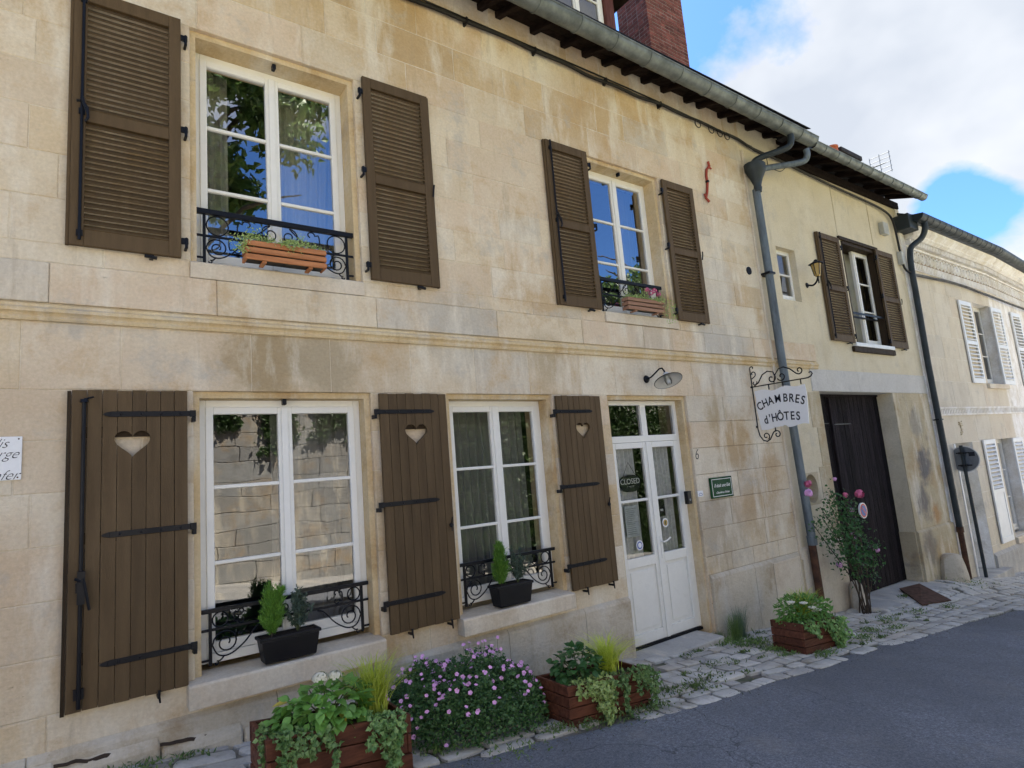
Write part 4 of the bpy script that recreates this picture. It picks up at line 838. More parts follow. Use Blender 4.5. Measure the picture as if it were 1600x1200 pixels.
# third planter plants
t = thing('flowering_plant', 'mounded green plant with small white flowers in the planter by the downpipe', 'plant', (6.4, -.9, top(P3, 6.4)))
P, d = ellip(900, (6.42, -.90, top(P3, 6.42, .09)), (.36, .24, .15), .3); D = d + rnd_dirs(900) * .7; V, F = leaves(P, D, rnd_dirs(900) + np.array([0, 0, .8]), rng.uniform(.03, .06, 900), rng.uniform(.02, .035, 900)); mesh_np('foliage', sub(V, t), F, 'leaf_hydrangea', t, kind='stuff')
for (x, y, z) in ((6.24, -1.02, .20), (6.34, -1.05, .15), (6.42, -1.06, .12), (6.52, -1.06, .19), (6.60, -1.0, .14), (6.12, -.95, .21)):
    q = MB(); zz = top(P3, x, z - .01)
    for k in range(7): a = k * 2 * PI / 7; q.lathe([(0, .014), (.020, .008), (.017, -.002)], 6, Matrix.Translation((x + .024 * math.cos(a), y + .024 * math.sin(a), zz)))
    q.lathe([(0, .018), (.016, .012), (.018, 0)], 7, Matrix.Translation((x, y, zz))); q.build('flower', 'petal_white', t)
gt = thing('ornamental_grass', 'short yellow grass at the back of the planter by the downpipe', 'ornamental grass', (6.55, -.8, top(P3, 6.55)), 'yellow grasses in the planters'); grass_tuft('blades', (6.55, -.82, top(P3, 6.55, -.02)), 380, .42, .30, 'grass_lime', gt)
ivy('ivy hanging over the right end of the planter by the downpipe', [(x, P3['yf'], top(P3, x), L, dx) for x, L, dx in ((6.12, .1, -.02), (6.2, .08, 0), (6.3, .12, 0), (6.4, .06, 0), (6.5, .10, .02), (6.55, .18, .02), (6.6, .28, .03), (6.66, .3, .03), (6.72, .34, .04), (6.78, .3, .05), (6.8, .22, .05), (6.7, .2, .03))], 'leaf_ivy', 26, .045)

# flowering geranium bush
BU = thing('geranium_bush', 'low green geranium bush covered in small pink flowers between two planters', 'bush', (2.3, -.75, -.12))
def bush_pt(n, rr=(.30, 1.0)):
    out_ = []
    while len(out_) < n:
        x = rng.uniform(1.70, 2.98); y = rng.uniform(-1.14, -.12); u = (x - 2.32) / .64; v = (y + .62) / .54; q_ = u * u + v * v
        if q_ > 1: continue
        hgt = .37 * (1 - q_ ** 1.9) ** .55 * (1 + .42 * mnoise.noise(Vector((x * 5.5, y * 5.5, 1)))) * (.86 + .22 * (x - 1.7)); t = rng.uniform(*rr); out_.append((x, y, gz(x) + hgt * t + .02 + max(0, (y + .3)) * .1))
    return np.array(out_)
P = np.concatenate([bush_pt(8000, (.55, 1.0)), bush_pt(5500, (.02, .7))]); NB = len(P); D = rnd_dirs(NB); D[:, 2] = np.abs(D[:, 2]) * .7; V, F = leaves(P, D, rnd_dirs(NB) + np.array([0, -.3, .8]), rng.uniform(.018, .038, NB), rng.uniform(.014, .028, NB)); mesh_np('foliage', sub(V, BU), F, 'leaf_bush', BU, kind='stuff')
q = MB()
for k in range(5):
    a = 2 * PI * k / 5; c, s = math.cos(a), math.sin(a); w_ = .0095; L = .0165
    q.add([(0, 0, 0), (L * .6 * c - w_ * s, L * .6 * s + w_ * c, .005), (L * c, L * s, .004), (L * .6 * c + w_ * s, L * .6 * s - w_ * c, .005)], [(0, 1, 2, 3)])
FM = q.mesh('flower'); FM.materials.append(MATS['petal_pink']); q = MB(); q.lathe([(0, .006), (.003, .004), (.0035, 0)], 6); ce = q.mesh('c')
Pf = bush_pt(150, (.93, 1.08)); Pf = np.concatenate([Pf, np.array([(2.62 + rng.normal() * .10, -.45 + rng.normal() * .09, gz(2.6) + .40 + rng.uniform(0, .12)) for _ in range(14)])]); q = MB()
for p in Pf:
    nd = Vector((rng.normal() * .3 - .25, rng.normal() * .3 - .7, .6 + rng.random() * .5)).normalized(); o = bpy.data.objects.new('flower', FM); COL.objects.link(o); o.parent = BU; o.location = Vector(p) - wloc(BU); o.rotation_euler = nd.to_track_quat('Z', 'Y').to_euler(); o.scale = [rng.uniform(.75, 1.15)] * 3
    q.tube([tuple(p), (p[0] + rng.normal() * .01, p[1] + .015, p[2] - .1)], .0012, 3)
q.build('flower_stalks', 'stem_green', BU)['kind'] = 'stuff'

# window-sill pots
def sill_pot(x0, x1, zt, zb, Y, label, g):
    t = thing('window_trough', label, 'flower pot', ((x0 + x1) / 2, Y, zb), g); tp = .035; q = MB(); yf, yb = Y - .085, Y + .085
    q.hexa([(x0 + tp, yf + .02, zb), (x1 - tp, yf + .02, zb), (x1 - tp, yb - .02, zb), (x0 + tp, yb - .02, zb)], [(x0 + .012, yf + .004, zt - .022), (x1 - .012, yf + .004, zt - .022), (x1 - .012, yb - .004, zt - .022), (x0 + .012, yb - .004, zt - .022)]); q.build('tub', 'plastic_black', t, bevel=.006, seg=2)
    q = MB(); q.box(x0, x1, yf, yf + .014, zt - .023, zt); q.box(x0, x1, yb - .014, yb, zt - .023, zt); q.box(x0, x0 + .014, yf + .014, yb - .014, zt - .023, zt); q.box(x1 - .014, x1, yf + .014, yb - .014, zt - .023, zt); q.build('rim', 'plastic_black', t, bevel=.004)
    q = MB(); q.box(x0 + .015, x1 - .015, yf + .015, yb - .015, zt - .021, zt - .012); q.build('soil', 'soil', t); return t
def conifer(cx, cy, z0, h, r, label, tips=((0, 0, 1.0),)):
    t = thing('dwarf_conifer', label, 'conifer', (cx, cy, z0), 'dwarf conifers on the window sills'); q = MB(); q.tube([(cx, cy, z0 - .02), (cx, cy, z0 + h * .8)], .008, 6, .002); q.build('trunk', 'bark', t)
    P = []; D = []
    for k in range(150):
        tx, ty, th = tips[rng.integers(len(tips))]; u = rng.uniform(0, .93) ** 1.1; a = rng.uniform(0, 2 * PI); rr = r * (1 - u) ** .6 * min(1, u * 4 + .6) * rng.uniform(.7, 1.25)
        b0 = Vector((cx + tx * u, cy + ty * u, z0 + h * th * u * .88)); e0 = b0 + Vector((math.cos(a) * rr, math.sin(a) * rr, rng.uniform(.05, .10) * (1.15 - u * .5)))
        for j in range(46):
            t_ = rng.uniform(.15, 1.0); p = b0.lerp(e0, t_) + Vector(rng.normal(size=3) * .006); P.append(tuple(p)); dd = (e0 - b0).normalized() + Vector((0, 0, .5)) + Vector(rng.normal(size=3) * .45); D.append(tuple(dd))
    n = len(P)
    P = np.array(P); D = np.array(D) + rng.normal(size=(n, 3)) * .25; V, F = leaves(P, D, rnd_dirs(n), rng.uniform(.018, .042, n), .005); mesh_np('foliage', sub(V, t), F, 'leaf_conifer', t, kind='stuff'); return t
def shrub(cx, cy, z0, r, h, label, n=420, mat='leaf_shrub', L=.026, g='small grey shrubs on the window sills'):
    t = thing('small_shrub', label, 'shrub', (cx, cy, z0), g); q = MB(); P = []; D = []
    for k in range(26):
        a = rng.uniform(0, 2 * PI); lean = rng.uniform(.1, 1); hh = h * rng.uniform(.6, 1.05); e = Vector((cx + r * lean * math.cos(a), cy + r * .7 * lean * math.sin(a), z0 + hh * (1.05 - lean * .4))); b = Vector((cx, cy, z0)); q.tube([b, (b + e) / 2 + Vector((0, 0, .01)), e], .0022, 4, .001)
        for j in range(n // 26): u = rng.uniform(.25, 1.0); p = b.lerp(e, u); P.append(tuple(p)); D.append(tuple(rng.normal(size=3) + np.array([0, 0, .3])))
    q.build('stem', 'stem_green', t); P = np.array(P); D = np.array(D); V, F = leaves(P, D, rnd_dirs(len(P)) + np.array([0, 0, .8]), rng.uniform(.7, 1.2, len(P)) * L, rng.uniform(.35, .6, len(P)) * L); mesh_np('foliage', sub(V, t), F, mat, t, kind='stuff'); return t
g_ = 'black plastic troughs on the lower window sills'
sill_pot(1.055, 1.475, .625, .452, -.03, 'black plastic trough on the sill of the lower left window', g_)
conifer(1.15, -.03, .615, .38, .075, 'two-tipped dwarf conifer at the left of the trough on the lower left window sill', ((-.01, 0, 1.0), (.07, 0, .92), (.02, 0, .8)))
shrub(1.33, -.03, .615, .145, .32, 'grey-green small-leaved shrub beside the conifer on the lower left window sill', 1500)
sill_pot(3.02, 3.42, .635, .452, -.03, 'black plastic trough on the sill of the second lower window next to the door', g_)
conifer(3.12, -.03, .62, .40, .078, 'pointed dwarf conifer in the trough on the second lower window sill')
shrub(3.30, -.03, .62, .15, .33, 'grey-green small-leaved shrub beside the conifer on the second lower window sill', 1300)
# upper flower boxes
def sill_box(x0, x1, zt, zb, Y0, Y1, label, mat):
    t = thing('slatted_flower_box', label, 'flower box', (x0, Y0, zb), 'slatted wooden flower boxes on the upper sills'); n = 3; ph = (zt - zb) / n
    for r in range(n):
        a, b = zb + r * ph + .006, zb + (r + 1) * ph - .006
        q = MB(); q.box(x0, x1, Y0, Y0 + .018, a, b); q.build('slat', mat, t, bevel=.003); q = MB(); q.box(x0, x0 + .018, Y0 + .019, Y1, a, b); q.build('slat', mat, t, bevel=.003); q = MB(); q.box(x1 - .018, x1, Y0 + .019, Y1, a, b); q.build('slat', mat, t, bevel=.003)
    q = MB(); q.box(x0 + .02, x1 - .02, Y0 + .02, Y1 - .01, zb + .012, zt - .02); q.build('liner', 'plastic_black', t)
    for xx in (x0 + .12, x1 - .14): q = MB(); q.box(xx, xx + .03, Y0 + .01, Y1, zb - .010, zb + .004); q.build('foot', mat, t)
    return t
sill_box(1.00, 1.605, 3.49, 3.33, -.155, .0 - .03, 'orange cedar flower box on the railing sill of the upper left window', 'cedar')
sill_box(5.07, 5.70, 3.49, 3.335, -.13, -.03, 'weathered wooden flower box on the sill of the upper right window', 'cedar_dull')
def trailing(label, x0, x1, Y, z, spots, mat, L=.02):
    t = thing('trailing_plant', label, 'plant', ((x0 + x1) / 2, Y, z)); P = []; 
    for k in range(750): x = rng.uniform(x0, x1); P.append((x, Y + rng.normal() * .03, z + abs(rng.normal()) * .022 * (1.3 + math.sin(x * 19))))
    for (sx, drop, n, sp) in spots:
        for k in range(n): u = rng.random(); P.append((sx + rng.normal() * sp, Y - .05 - rng.random() * .03, z + .02 - drop * u))
    P = np.array(P); n = len(P); V, F = leaves(P, rnd_dirs(n) + np.array([0, -.3, .2]), rnd_dirs(n) + np.array([0, -.5, .8]), rng.uniform(.6, 1.2, n) * L, rng.uniform(.5, .9, n) * L); mesh_np('foliage', sub(V, t), F, mat, t, kind='stuff'); return t
trailing('trailing yellow-green plant along the orange flower box of the upper left window', 1.0, 1.6, -.1, 3.49, [(.97, .14, 130, .035), (1.3, .06, 60, .06), (1.36, .1, 40, .03)], 'leaf_ivy_lime')
tp = trailing('trailing green plant with pink blossoms in the flower box of the upper right window', 5.08, 5.72, -.08, 3.49, [(5.75, .30, 110, .05), (5.82, .3, 50, .03), (5.6, .05, 40, .06)], 'leaf_ivy_lime')
for (x, y, z) in ((5.45, -.1, 3.61), (5.58, -.1, 3.615), (5.62, -.12, 3.57), (5.49, -.12, 3.57)):
    V = []; F = []
    for k in range(60):
        dv = Vector(rnd_dirs(1)[0]); p = Vector((x, y, z)) + dv * .03; u = dv.orthogonal().normalized() * .009; w_ = dv.cross(u).normalized() * .009; b = len(V); V += [tuple(p + u), tuple(p + w_), tuple(p - u), tuple(p - w_)]; F.append((b, b + 1, b + 2, b + 3))
    mesh_np('blossom', sub(np.array(V), tp), F, 'petal_rose', tp)

# ------------------------------------------------------------------ things on the main wall
# enamel sign at the left edge
es = thing('enamel_wall_sign', 'white enamel sign with dark script lettering at the left end of the wall', 'sign', (-.56, -.012, 1.95))
q = MB(); q.box(-.86, -.255, -.014, -.003, 1.815, 2.075); q.build('plate', 'enamel_white', es, bevel=.003, seg=2)
for k, (s, r_) in enumerate((('Jadis', -.325), ('Auberge', -.275), ('de', -.40), ("l'Enfer", -.270))):
    text_obj(s, .082, face_m((r_, -.0150, 2.032 - k * .063)), 'ink', es, extrude=.0005, shear=.55, align='RIGHT', sx=.92, offset=-.0012)
q = MB()
for zz in (1.83, 2.06): q.lathe([(0, .003), (.004, .002), (.005, 0)], 8, Matrix.Translation((-.272, -.014, zz)) @ Matrix.Rotation(PI / 2, 4, 'X'))
q.build('screw', 'rusty_iron', es)
# lamp over the door
lx, ly, lz = 5.37, 0.0, 2.555
lamp = thing('swan_neck_lamp', 'grey swan-neck wall lamp with enamel shade above the white door', 'wall lamp', (lx, 0, lz))
q = MB(); q.lathe([(0, .03), (.03, .026), (.045, .008), (.047, 0)], 18, Matrix.Translation((lx, -.002, lz)) @ Matrix.Rotation(PI / 2, 4, 'X')); q.build('wall_rose', 'iron', lamp, smooth=True)
q = MB(); q.tube([(lx, -.02, lz), (lx, -.08, lz + .012), (lx, -.15, lz + .05), (lx, -.21, lz + .085), (lx, -.25, lz + .085), (lx, -.275, lz + .05), (lx, -.29, lz + .0)], .0095, 8); q.build('arm', 'iron', lamp, smooth=True)
ML = Matrix.Translation((lx, -.30, lz - .02)) @ Matrix.Rotation(math.radians(-24), 4, 'X') @ Matrix.Rotation(math.radians(8), 4, 'Y')
q = MB(); q.lathe([(0.02, .045), (.034, .04), (.04, .015), (.075, -.008), (.125, -.03), (.155, -.052), (.157, -.058), (.150, -.054), (.12, -.034), (.07, -.013), (.035, .008), (.0, .01)], 28, ML); q.build('shade', 'lamp_enamel', lamp, smooth=True)
q = MB(); q.lathe([(.157, -.052), (.161, -.055), (.161, -.060), (.156, -.062)], 28, ML); q.build('rim', 'iron', lamp, smooth=True)
q = MB(); q.lathe([(.036, .0), (.038, -.07), (.030, -.10), (.0, -.112)], 14, ML); q.build('glass_jar', 'glass_clear', lamp, smooth=True)
q = MB(); q.lathe([(.014, 0), (.016, -.03), (.026, -.06), (.018, -.085), (0, -.09)], 12, ML); q.build('bulb', 'enamel_white', lamp, smooth=True)
# hanging sign, projecting from the wall
sx_ = 7.45; hs = thing('hanging_sign', 'white CHAMBRES d\'HÔTES board hanging from a black scrolled wrought iron bracket', 'sign', (sx_, 0, 2.49))
br = MB(); r = .0085; X = sx_
def yz(pts): return [(X, -a, z) for a, z in pts]
br.tube(yz([(.02, 2.74), (.02, 1.92), (.035, 1.83), (.075, 1.765), (.13, 1.745), (.18, 1.77), (.205, 1.81)]), r, 6)
br.tube(yz([(-.02, 2.49), (.80, 2.485), (.84, 2.50), (.862, 2.53), (.85, 2.555), (.82, 2.55)]), r, 6)
def sp(cx, cz, r0, r1, a0, a1, n=22): return [(cx + (r0 + (r1 - r0) * i / n) * math.cos(a0 + (a1 - a0) * i / n), cz + (r0 + (r1 - r0) * i / n) * math.sin(a0 + (a1 - a0) * i / n)) for i in range(n + 1)]
br.tube(yz([(.02, 2.74)] + sp(.05, 2.745, .03, .012, PI, -.6, 10)), r * .9, 6)
br.tube(yz(sp(.055, 2.665, .012, .045, 3.6, -1.2)[:-1] + [(.03, 2.60)]), r * .8, 6); br.tube(yz(sp(.06, 2.545, .01, .042, 2.2, 6.0 + .6)), r * .8, 6)
br.tube(yz([(.055, 2.50), (.12, 2.535), (.19, 2.63), (.27, 2.665), (.35, 2.64)] + sp(.315, 2.56, .062, .015, .8, -5.6)), r, 6)
br.tube(yz([(.34, 2.50), (.37, 2.60), (.43, 2.67), (.50, 2.68), (.58, 2.64), (.66, 2.565)] + sp(.70, 2.60, .05, .014, -2.4, 4.2)), r, 6)
br.tube(yz(sp(.455, 2.565, .062, .014, -2.8, 3.6)), r, 6)
br.tube(yz(sp(.125, 1.815, .052, .012, -1.0, 5.6)), r * .9, 6); br.tube(yz([(.205, 1.81), (.235, 1.855), (.27, 1.875)] + sp(.285, 1.825, .05, .013, 1.8, -4.4)), r * .9, 6)
for a in (.26, .46, .70): br.box(X - .006, X + .006, -a - .006, -a + .006, 2.42, 2.485)
br.box(X - .006, X + .006, -.275, -.263, 1.86, 1.93)
for z in (2.49, 1.95): br.box(X - .012, X + .012, -.02, .01, z - .012, z + .012)
br.build('bracket', 'iron', hs, smooth=True)
edge = []
for k in range(25):
    t = k / 24; y_ = .045 + .70 * t; edge.append((-y_, 2.425 - .012 * t + .02 * math.sin(t * PI * 4) * (0.5 + .5 * math.cos((t - .5) * 4))))
bot = []
for k in range(25):
    t = 1 - k / 24; y_ = .075 + .65 * t; bot.append((-y_, 1.905 + .01 * t + .03 * math.exp(-((t - .52) / .04) ** 2) - .012 * math.sin(t * PI * 4)))
poly = edge + [(-.755, 2.30), (-.745, 2.15), (-.735, 2.03)] + bot + [(-.06, 2.05), (-.045, 2.2), (-.055, 2.33)]
q = MB(); q.prism(poly, X + .006, 'x', X - .006); q.build('board', 'enamel_white', hs)
for fx, rx in ((X - .0075, (0, -1, 0)), (X + .0075, (0, 1, 0))):
    for s, size, z0, arc in (('CHAMBRES', .150, 2.235, .085), ("d'HÔTES", .150, 2.055, .03)):
        n = len(s); wd = {'M': 1.45, "'": .45, 'd': .85, 'E': .8, 'S': .8}; ws = [wd.get(c, .92) for c in s]; tot = sum(ws); pos = 0; span = .67 if n == 8 else .52
        for i, c in enumerate(s):
            u = (pos + ws[i] / 2) / tot - .5; pos += ws[i]; yy = .395 if n == 8 else .38; yc = -(yy + u * span) if rx[1] < 0 else -(yy - u * span); zc = z0 + arc * (1 - (2 * u) ** 2) - .04 + (.0)
            text_obj(c, size, face_m((fx, yc, zc), rx, (0, 0, 1), -u * arc * 9), 'ink', hs, name='letter', extrude=.001, offset=.0008 if c == 'M' else .0024, sx=.78)
# green plaque
gp = thing('green_plaque', 'small green name plaque with white script beside the door', 'plaque', (6.48, -.01, 1.23))
q = MB(); q.box(6.275, 6.705, -.032, -.006, 1.10, 1.35); q.build('plate', 'plaque_green', gp, bevel=.004)
q = MB(); fr_ = (6.295, 6.685, 1.12, 1.33)
q.box(fr_[0], fr_[1], -.0335, -.0322, fr_[2], fr_[2] + .006); q.box(fr_[0], fr_[1], -.0335, -.0322, fr_[3] - .006, fr_[3]); q.box(fr_[0], fr_[0] + .006, -.0335, -.0322, fr_[2] + .006, fr_[3] - .006); q.box(fr_[1] - .006, fr_[1], -.0335, -.0322, fr_[2] + .006, fr_[3] - .006); q.build('border', 'enamel_white', gp)
text_obj('Il était une fois', .062, face_m((6.49, -.0330, 1.25)), 'enamel_white', gp, extrude=.0004, shear=.5, sx=.85); text_obj("Chambres d'hôtes", .036, face_m((6.49, -.0330, 1.165)), 'enamel_white', gp, extrude=.0004, shear=.5)
text_obj('6', .19, face_m((6.115, -.0045, 1.645), rot=-.1), 'ink', house, name='house_number', extrude=.001, shear=.15, sx=.8, offset=-.003)
q = MB(); q.box(5.835, 5.905, -.02, .035, 1.08, 1.23); bl = tag(q.build('door_intercom', 'plastic_black', bevel=.006, seg=2), 'small black intercom box on the right door jamb', 'intercom'); disc(5.87, 1.13, -.0225, .014, 'grey_metal', 'button', parent=bl)
wb = thing('enamel_badge', 'tiny white enamel badge with a blue arc left of the green plaque', 'badge', (6.085, 0, 1.18))
q = MB(); q.box(6.035, 6.135, -.012, -.004, 1.145, 1.215); q.build('plate', 'enamel_white', wb, bevel=.002)
q = MB(); q.tube([(6.085 + .034 * math.cos(a), -.0125, 1.16 + .028 * math.sin(a)) for a in np.linspace(.3, PI - .3, 9)], .003, 4); q.box(6.05, 6.12, -.0135, -.0122, 1.158, 1.163); q.build('blue_arc', 'blue_print', wb)
# red tie-anchor
q = MB(); q.tube([(7.035, -.03, 5.07), (6.985, -.02, 5.12), (7.03, -.02, 5.22), (7.065, -.02, 5.36), (7.06, -.02, 5.46), (7.085, -.02, 5.56), (7.16, -.02, 5.63), (7.13, -.03, 5.69)], .018, 6); q.tube([(7.15, -.02, 5.62), (7.20, -.02, 5.60)], .012, 5); q.tube([(6.99, -.02, 5.13), (6.95, -.02, 5.17)], .012, 5)
ra = tag(q.build('tie_anchor', 'red_iron', smooth=True), 'red S-shaped iron tie anchor high on the limestone wall', 'wall anchor'); q = MB(); q.box(7.045, 7.075, -.045, .003, 5.36, 5.39); q.build('bolt', 'iron', ra)
disc(7.80, 4.19, -.012, .058, 'iron', 'vent_cover', 'round black vent cover on the stone wall left of the downpipe', 'vent', t=.014, seg=24)
# recessed panel in the plinth
q = MB(); q.box(7.33, 7.96, -.048, -.0365, .155, .185); q.box(7.33, 7.36, -.046, -.0365, -.5, .154); q.box(7.93, 7.96, -.046, -.0365, -.5, .154); q.box(7.362, 7.928, -.043, -.0365, -.5, .152); q.build('meter_cupboard', 'sill_stone', house, bevel=.003)
# cable trunking
q = MB(); q.box(8.025, 8.075, -.03, .006, .12, 6.10); q.build('trunking', 'sill_stone', house, bevel=.004)
# cable bundle under the eaves
def cable(pts, r, label, mat='cable_black', n=6):
    P_ = [Vector(p) for p in pts]; sm = []
    for i in range(len(P_) - 1):
        p0, p1, p2, p3 = P_[max(i - 1, 0)], P_[i], P_[i + 1], P_[min(i + 2, len(P_) - 1)]
        for k in range(n):
            t = k / n; sm.append(0.5 * ((2 * p1) + (-p0 + p2) * t + (2 * p0 - 5 * p1 + 4 * p2 - p3) * t * t + (-p0 + 3 * p1 - 3 * p2 + p3) * t ** 3))
    q = MB(); q.tube(sm + [P_[-1]], r, 7); return tag(q.build('overhead_cable', mat, smooth=True), label, 'cable')
pts = [(XL, -.05, 6.26)] + [(x, -.05 + random.uniform(-.006, .006), 6.25 + .012 * math.sin(x * 2.1) + (0 if i % 2 else -.012)) for i, x in enumerate(np.arange(-2.6, 8.0, .42))] + [(8.3, -.05, 6.18), (9.0, -.05, 6.17), (10, -.05, 6.13), (11, -.05, 6.10), (12, -.05, 6.08), (12.7, -.06, 6.02), (12.98, -.06, 5.85), (13.05, -.06, 5.3), (13.12, -.06, 4.95), (13.3, -.09, 4.84)]
c1 = cable(pts, .020, 'thick black cable clipped along the wall under the eaves')
for x in (1.2, 2.4, 3.2, 4.1, 5.2, 6.2): q = MB(); q.box(x - .01, x + .01, -.075, .002, 6.215, 6.285); q.tube([(x, -.06, 6.22), (x - .03, -.05, 6.17)], .004, 4); q.build('cable_clip', 'cable_black', c1)
for k, x in enumerate((6.95, 7.25, 7.45, 7.62)): q = MB(); q.tube([(x + .06 * math.sin(a), -.07, 6.185 + .055 * math.cos(a)) for a in np.linspace(0, 2 * PI, 12)], .007, 5); q.build('cable_loop', 'cable_black', c1)
cable([(XL, -.035, 6.305), (0, -.035, 6.30), (3, -.035, 6.295), (6, -.035, 6.30), (8.3, -.035, 6.22)], .010, 'thin black cable running above the thick one under the eaves')
cable([(8.2, -.1, 6.1), (8.35, -.2, 5.98), (8.5, -.15, 5.9), (8.9, -.1, 5.93), (9.2, -.06, 6.1)], .006, 'loose thin cable loop beside the downpipe hopper')

# ------------------------------------------------------------------ roof, gutters of the main house
def roof(parent, x0, x1, ze, zr, y0=-.52, yr=4.0, yb=8.6, tilt=0.6):
    q = MB(); q.add([(x0, y0, ze), (x1, y0, ze), (x1, yr, zr), (x0, yr, zr), (x0, yb, ze), (x1, yb, ze), (x0, y0, ze - .05), (x1, y0, ze - .05), (x1, yr, zr - .06), (x0, yr, zr - .06), (x0, yb, ze - .06), (x1, yb, ze - .06)], [(0, 1, 2, 3), (3, 2, 5, 4), (6, 9, 8, 7), (9, 10, 11, 8), (0, 6, 7, 1), (0, 3, 9, 6), (3, 4, 10, 9), (1, 7, 8, 2), (2, 8, 11, 5)])
    return q.build('roof', 'slate', parent)
SL = 0.42
ZE = 6.435
rf = roof(house, XL, 9.15, ZE, ZE + SL * 4.52)
# soffit boards and rafters
def soffit(parent, x0, x1, ze, yin=.05, mat='timber_dark', step=.38, rough=False):
    n = int((x1 - x0) / step)
    for i in range(3):
        ya, yb = -.47 + i * .17, -.47 + (i + 1) * .17 - .008; q = MB(); za, zb_ = ze - .075 + (ya + .52) * SL, ze - .075 + (yb + .52) * SL
        q.add([(x0, ya, za), (x1, ya, za), (x1, yb, zb_), (x0, yb, zb_), (x0, ya, za + .015), (x1, ya, za + .015), (x1, yb, zb_ + .015), (x0, yb, zb_ + .015)], [(0, 1, 2, 3), (4, 7, 6, 5), (0, 4, 5, 1), (2, 6, 7, 3), (1, 5, 6, 2), (0, 3, 7, 4)]); q.build('soffit_board', mat, parent)
    for k in range(n + 1):
        x = x0 + .1 + k * step + random.uniform(-.09, .09); ya, yb = -.46, yin + .02; za, zb_ = ze - .078 + (ya + .52) * SL, ze - .078 + (yb + .52) * SL; w = .035
        q = MB(); q.hexa([(x - w, ya, za - .05), (x + w, ya, za - .05), (x + w, yb, zb_ - .085), (x - w, yb, zb_ - .085)], [(x - w, ya, za), (x + w, ya, za), (x + w, yb, zb_), (x - w, yb, zb_)]); q.build('rafter', mat, parent, bevel=.006)
soffit(house, XL, 9.05, ZE)
def gutter(parent, x0, x1, z, Y, r, mat='zinc', joints=.62, name='gutter', fall=0.0):
    pr = [(Y + r * math.cos(a), z + r * math.sin(a)) for a in np.linspace(PI, 2 * PI, 15)]; inn = [(Y + (r - .006) * math.cos(a), z + (r - .006) * math.sin(a)) for a in np.linspace(2 * PI, PI, 15)]
    q = MB(); q.prism(pr + inn, x1, 'x', x0); o = q.build(name, mat, parent, smooth=True)
    q = MB(); q.tube([(x0, Y - r, z + .004), (x1, Y - r, z + .004)], .011, 8); q.build('rolled_edge', mat, o, smooth=True)
    q = MB(); e = [(Y + r * math.cos(a), z + r * math.sin(a)) for a in np.linspace(PI, 2 * PI, 15)]; q.prism(e, x1 + .003, 'x', x1 - .003); q.build('end_cap', mat, o)
    x = x0 + .3
    while x < x1 - .05:
        m = MB(); R2 = r + .009; m.prism([(Y + R2 * math.cos(a), z + R2 * math.sin(a)) for a in np.linspace(PI, 2 * PI, 15)] + [(Y + (r + .0003) * math.cos(a), z + (r + .0003) * math.sin(a)) for a in np.linspace(2 * PI, PI, 15)], x + .009, 'x', x - .009); m.box(x - .01, x + .01, Y - r - .014, Y + r, z + .004, z + .010); m.build('gutter_joint', mat, o, smooth=True)
        x += joints * random.uniform(.96, 1.04)
    if fall:
        for ob in [o] + list(o.children):
            for v in ob.data.vertices: v.co.z -= fall * (v.co.x + (wloc(parent).x) - x0) / (x1 - x0)
    return o
gutter(house, XL, 9.18, 6.42, -.53, .102, fall=.115, joints=.55)
# slates showing above the gutter
q = MB()
for k in range(int((9.2 - XL) / .24)):
    x = XL + k * .24; q.add([(x + .004, -.60, ZE - .02), (x + .236, -.60, ZE - .02), (x + .236, -.2, ZE - .02 + .4 * SL), (x + .004, -.2, ZE - .02 + .4 * SL), (x + .004, -.60, ZE - .008), (x + .236, -.60, ZE - .008), (x + .236, -.2, ZE - .008 + .4 * SL), (x + .004, -.2, ZE - .008 + .4 * SL)], [(0, 3, 2, 1), (4, 5, 6, 7), (0, 1, 5, 4), (1, 2, 6, 5), (3, 0, 4, 7)])
q.build('eaves_slates', 'slate', house)['kind'] = 'stuff'
q = MB(); q.box(8.95, 9.22, -.45, -.1, 6.46, 6.54, Matrix.Rotation(.0, 4, 'X')); q.build('verge_cap', 'slate', house)
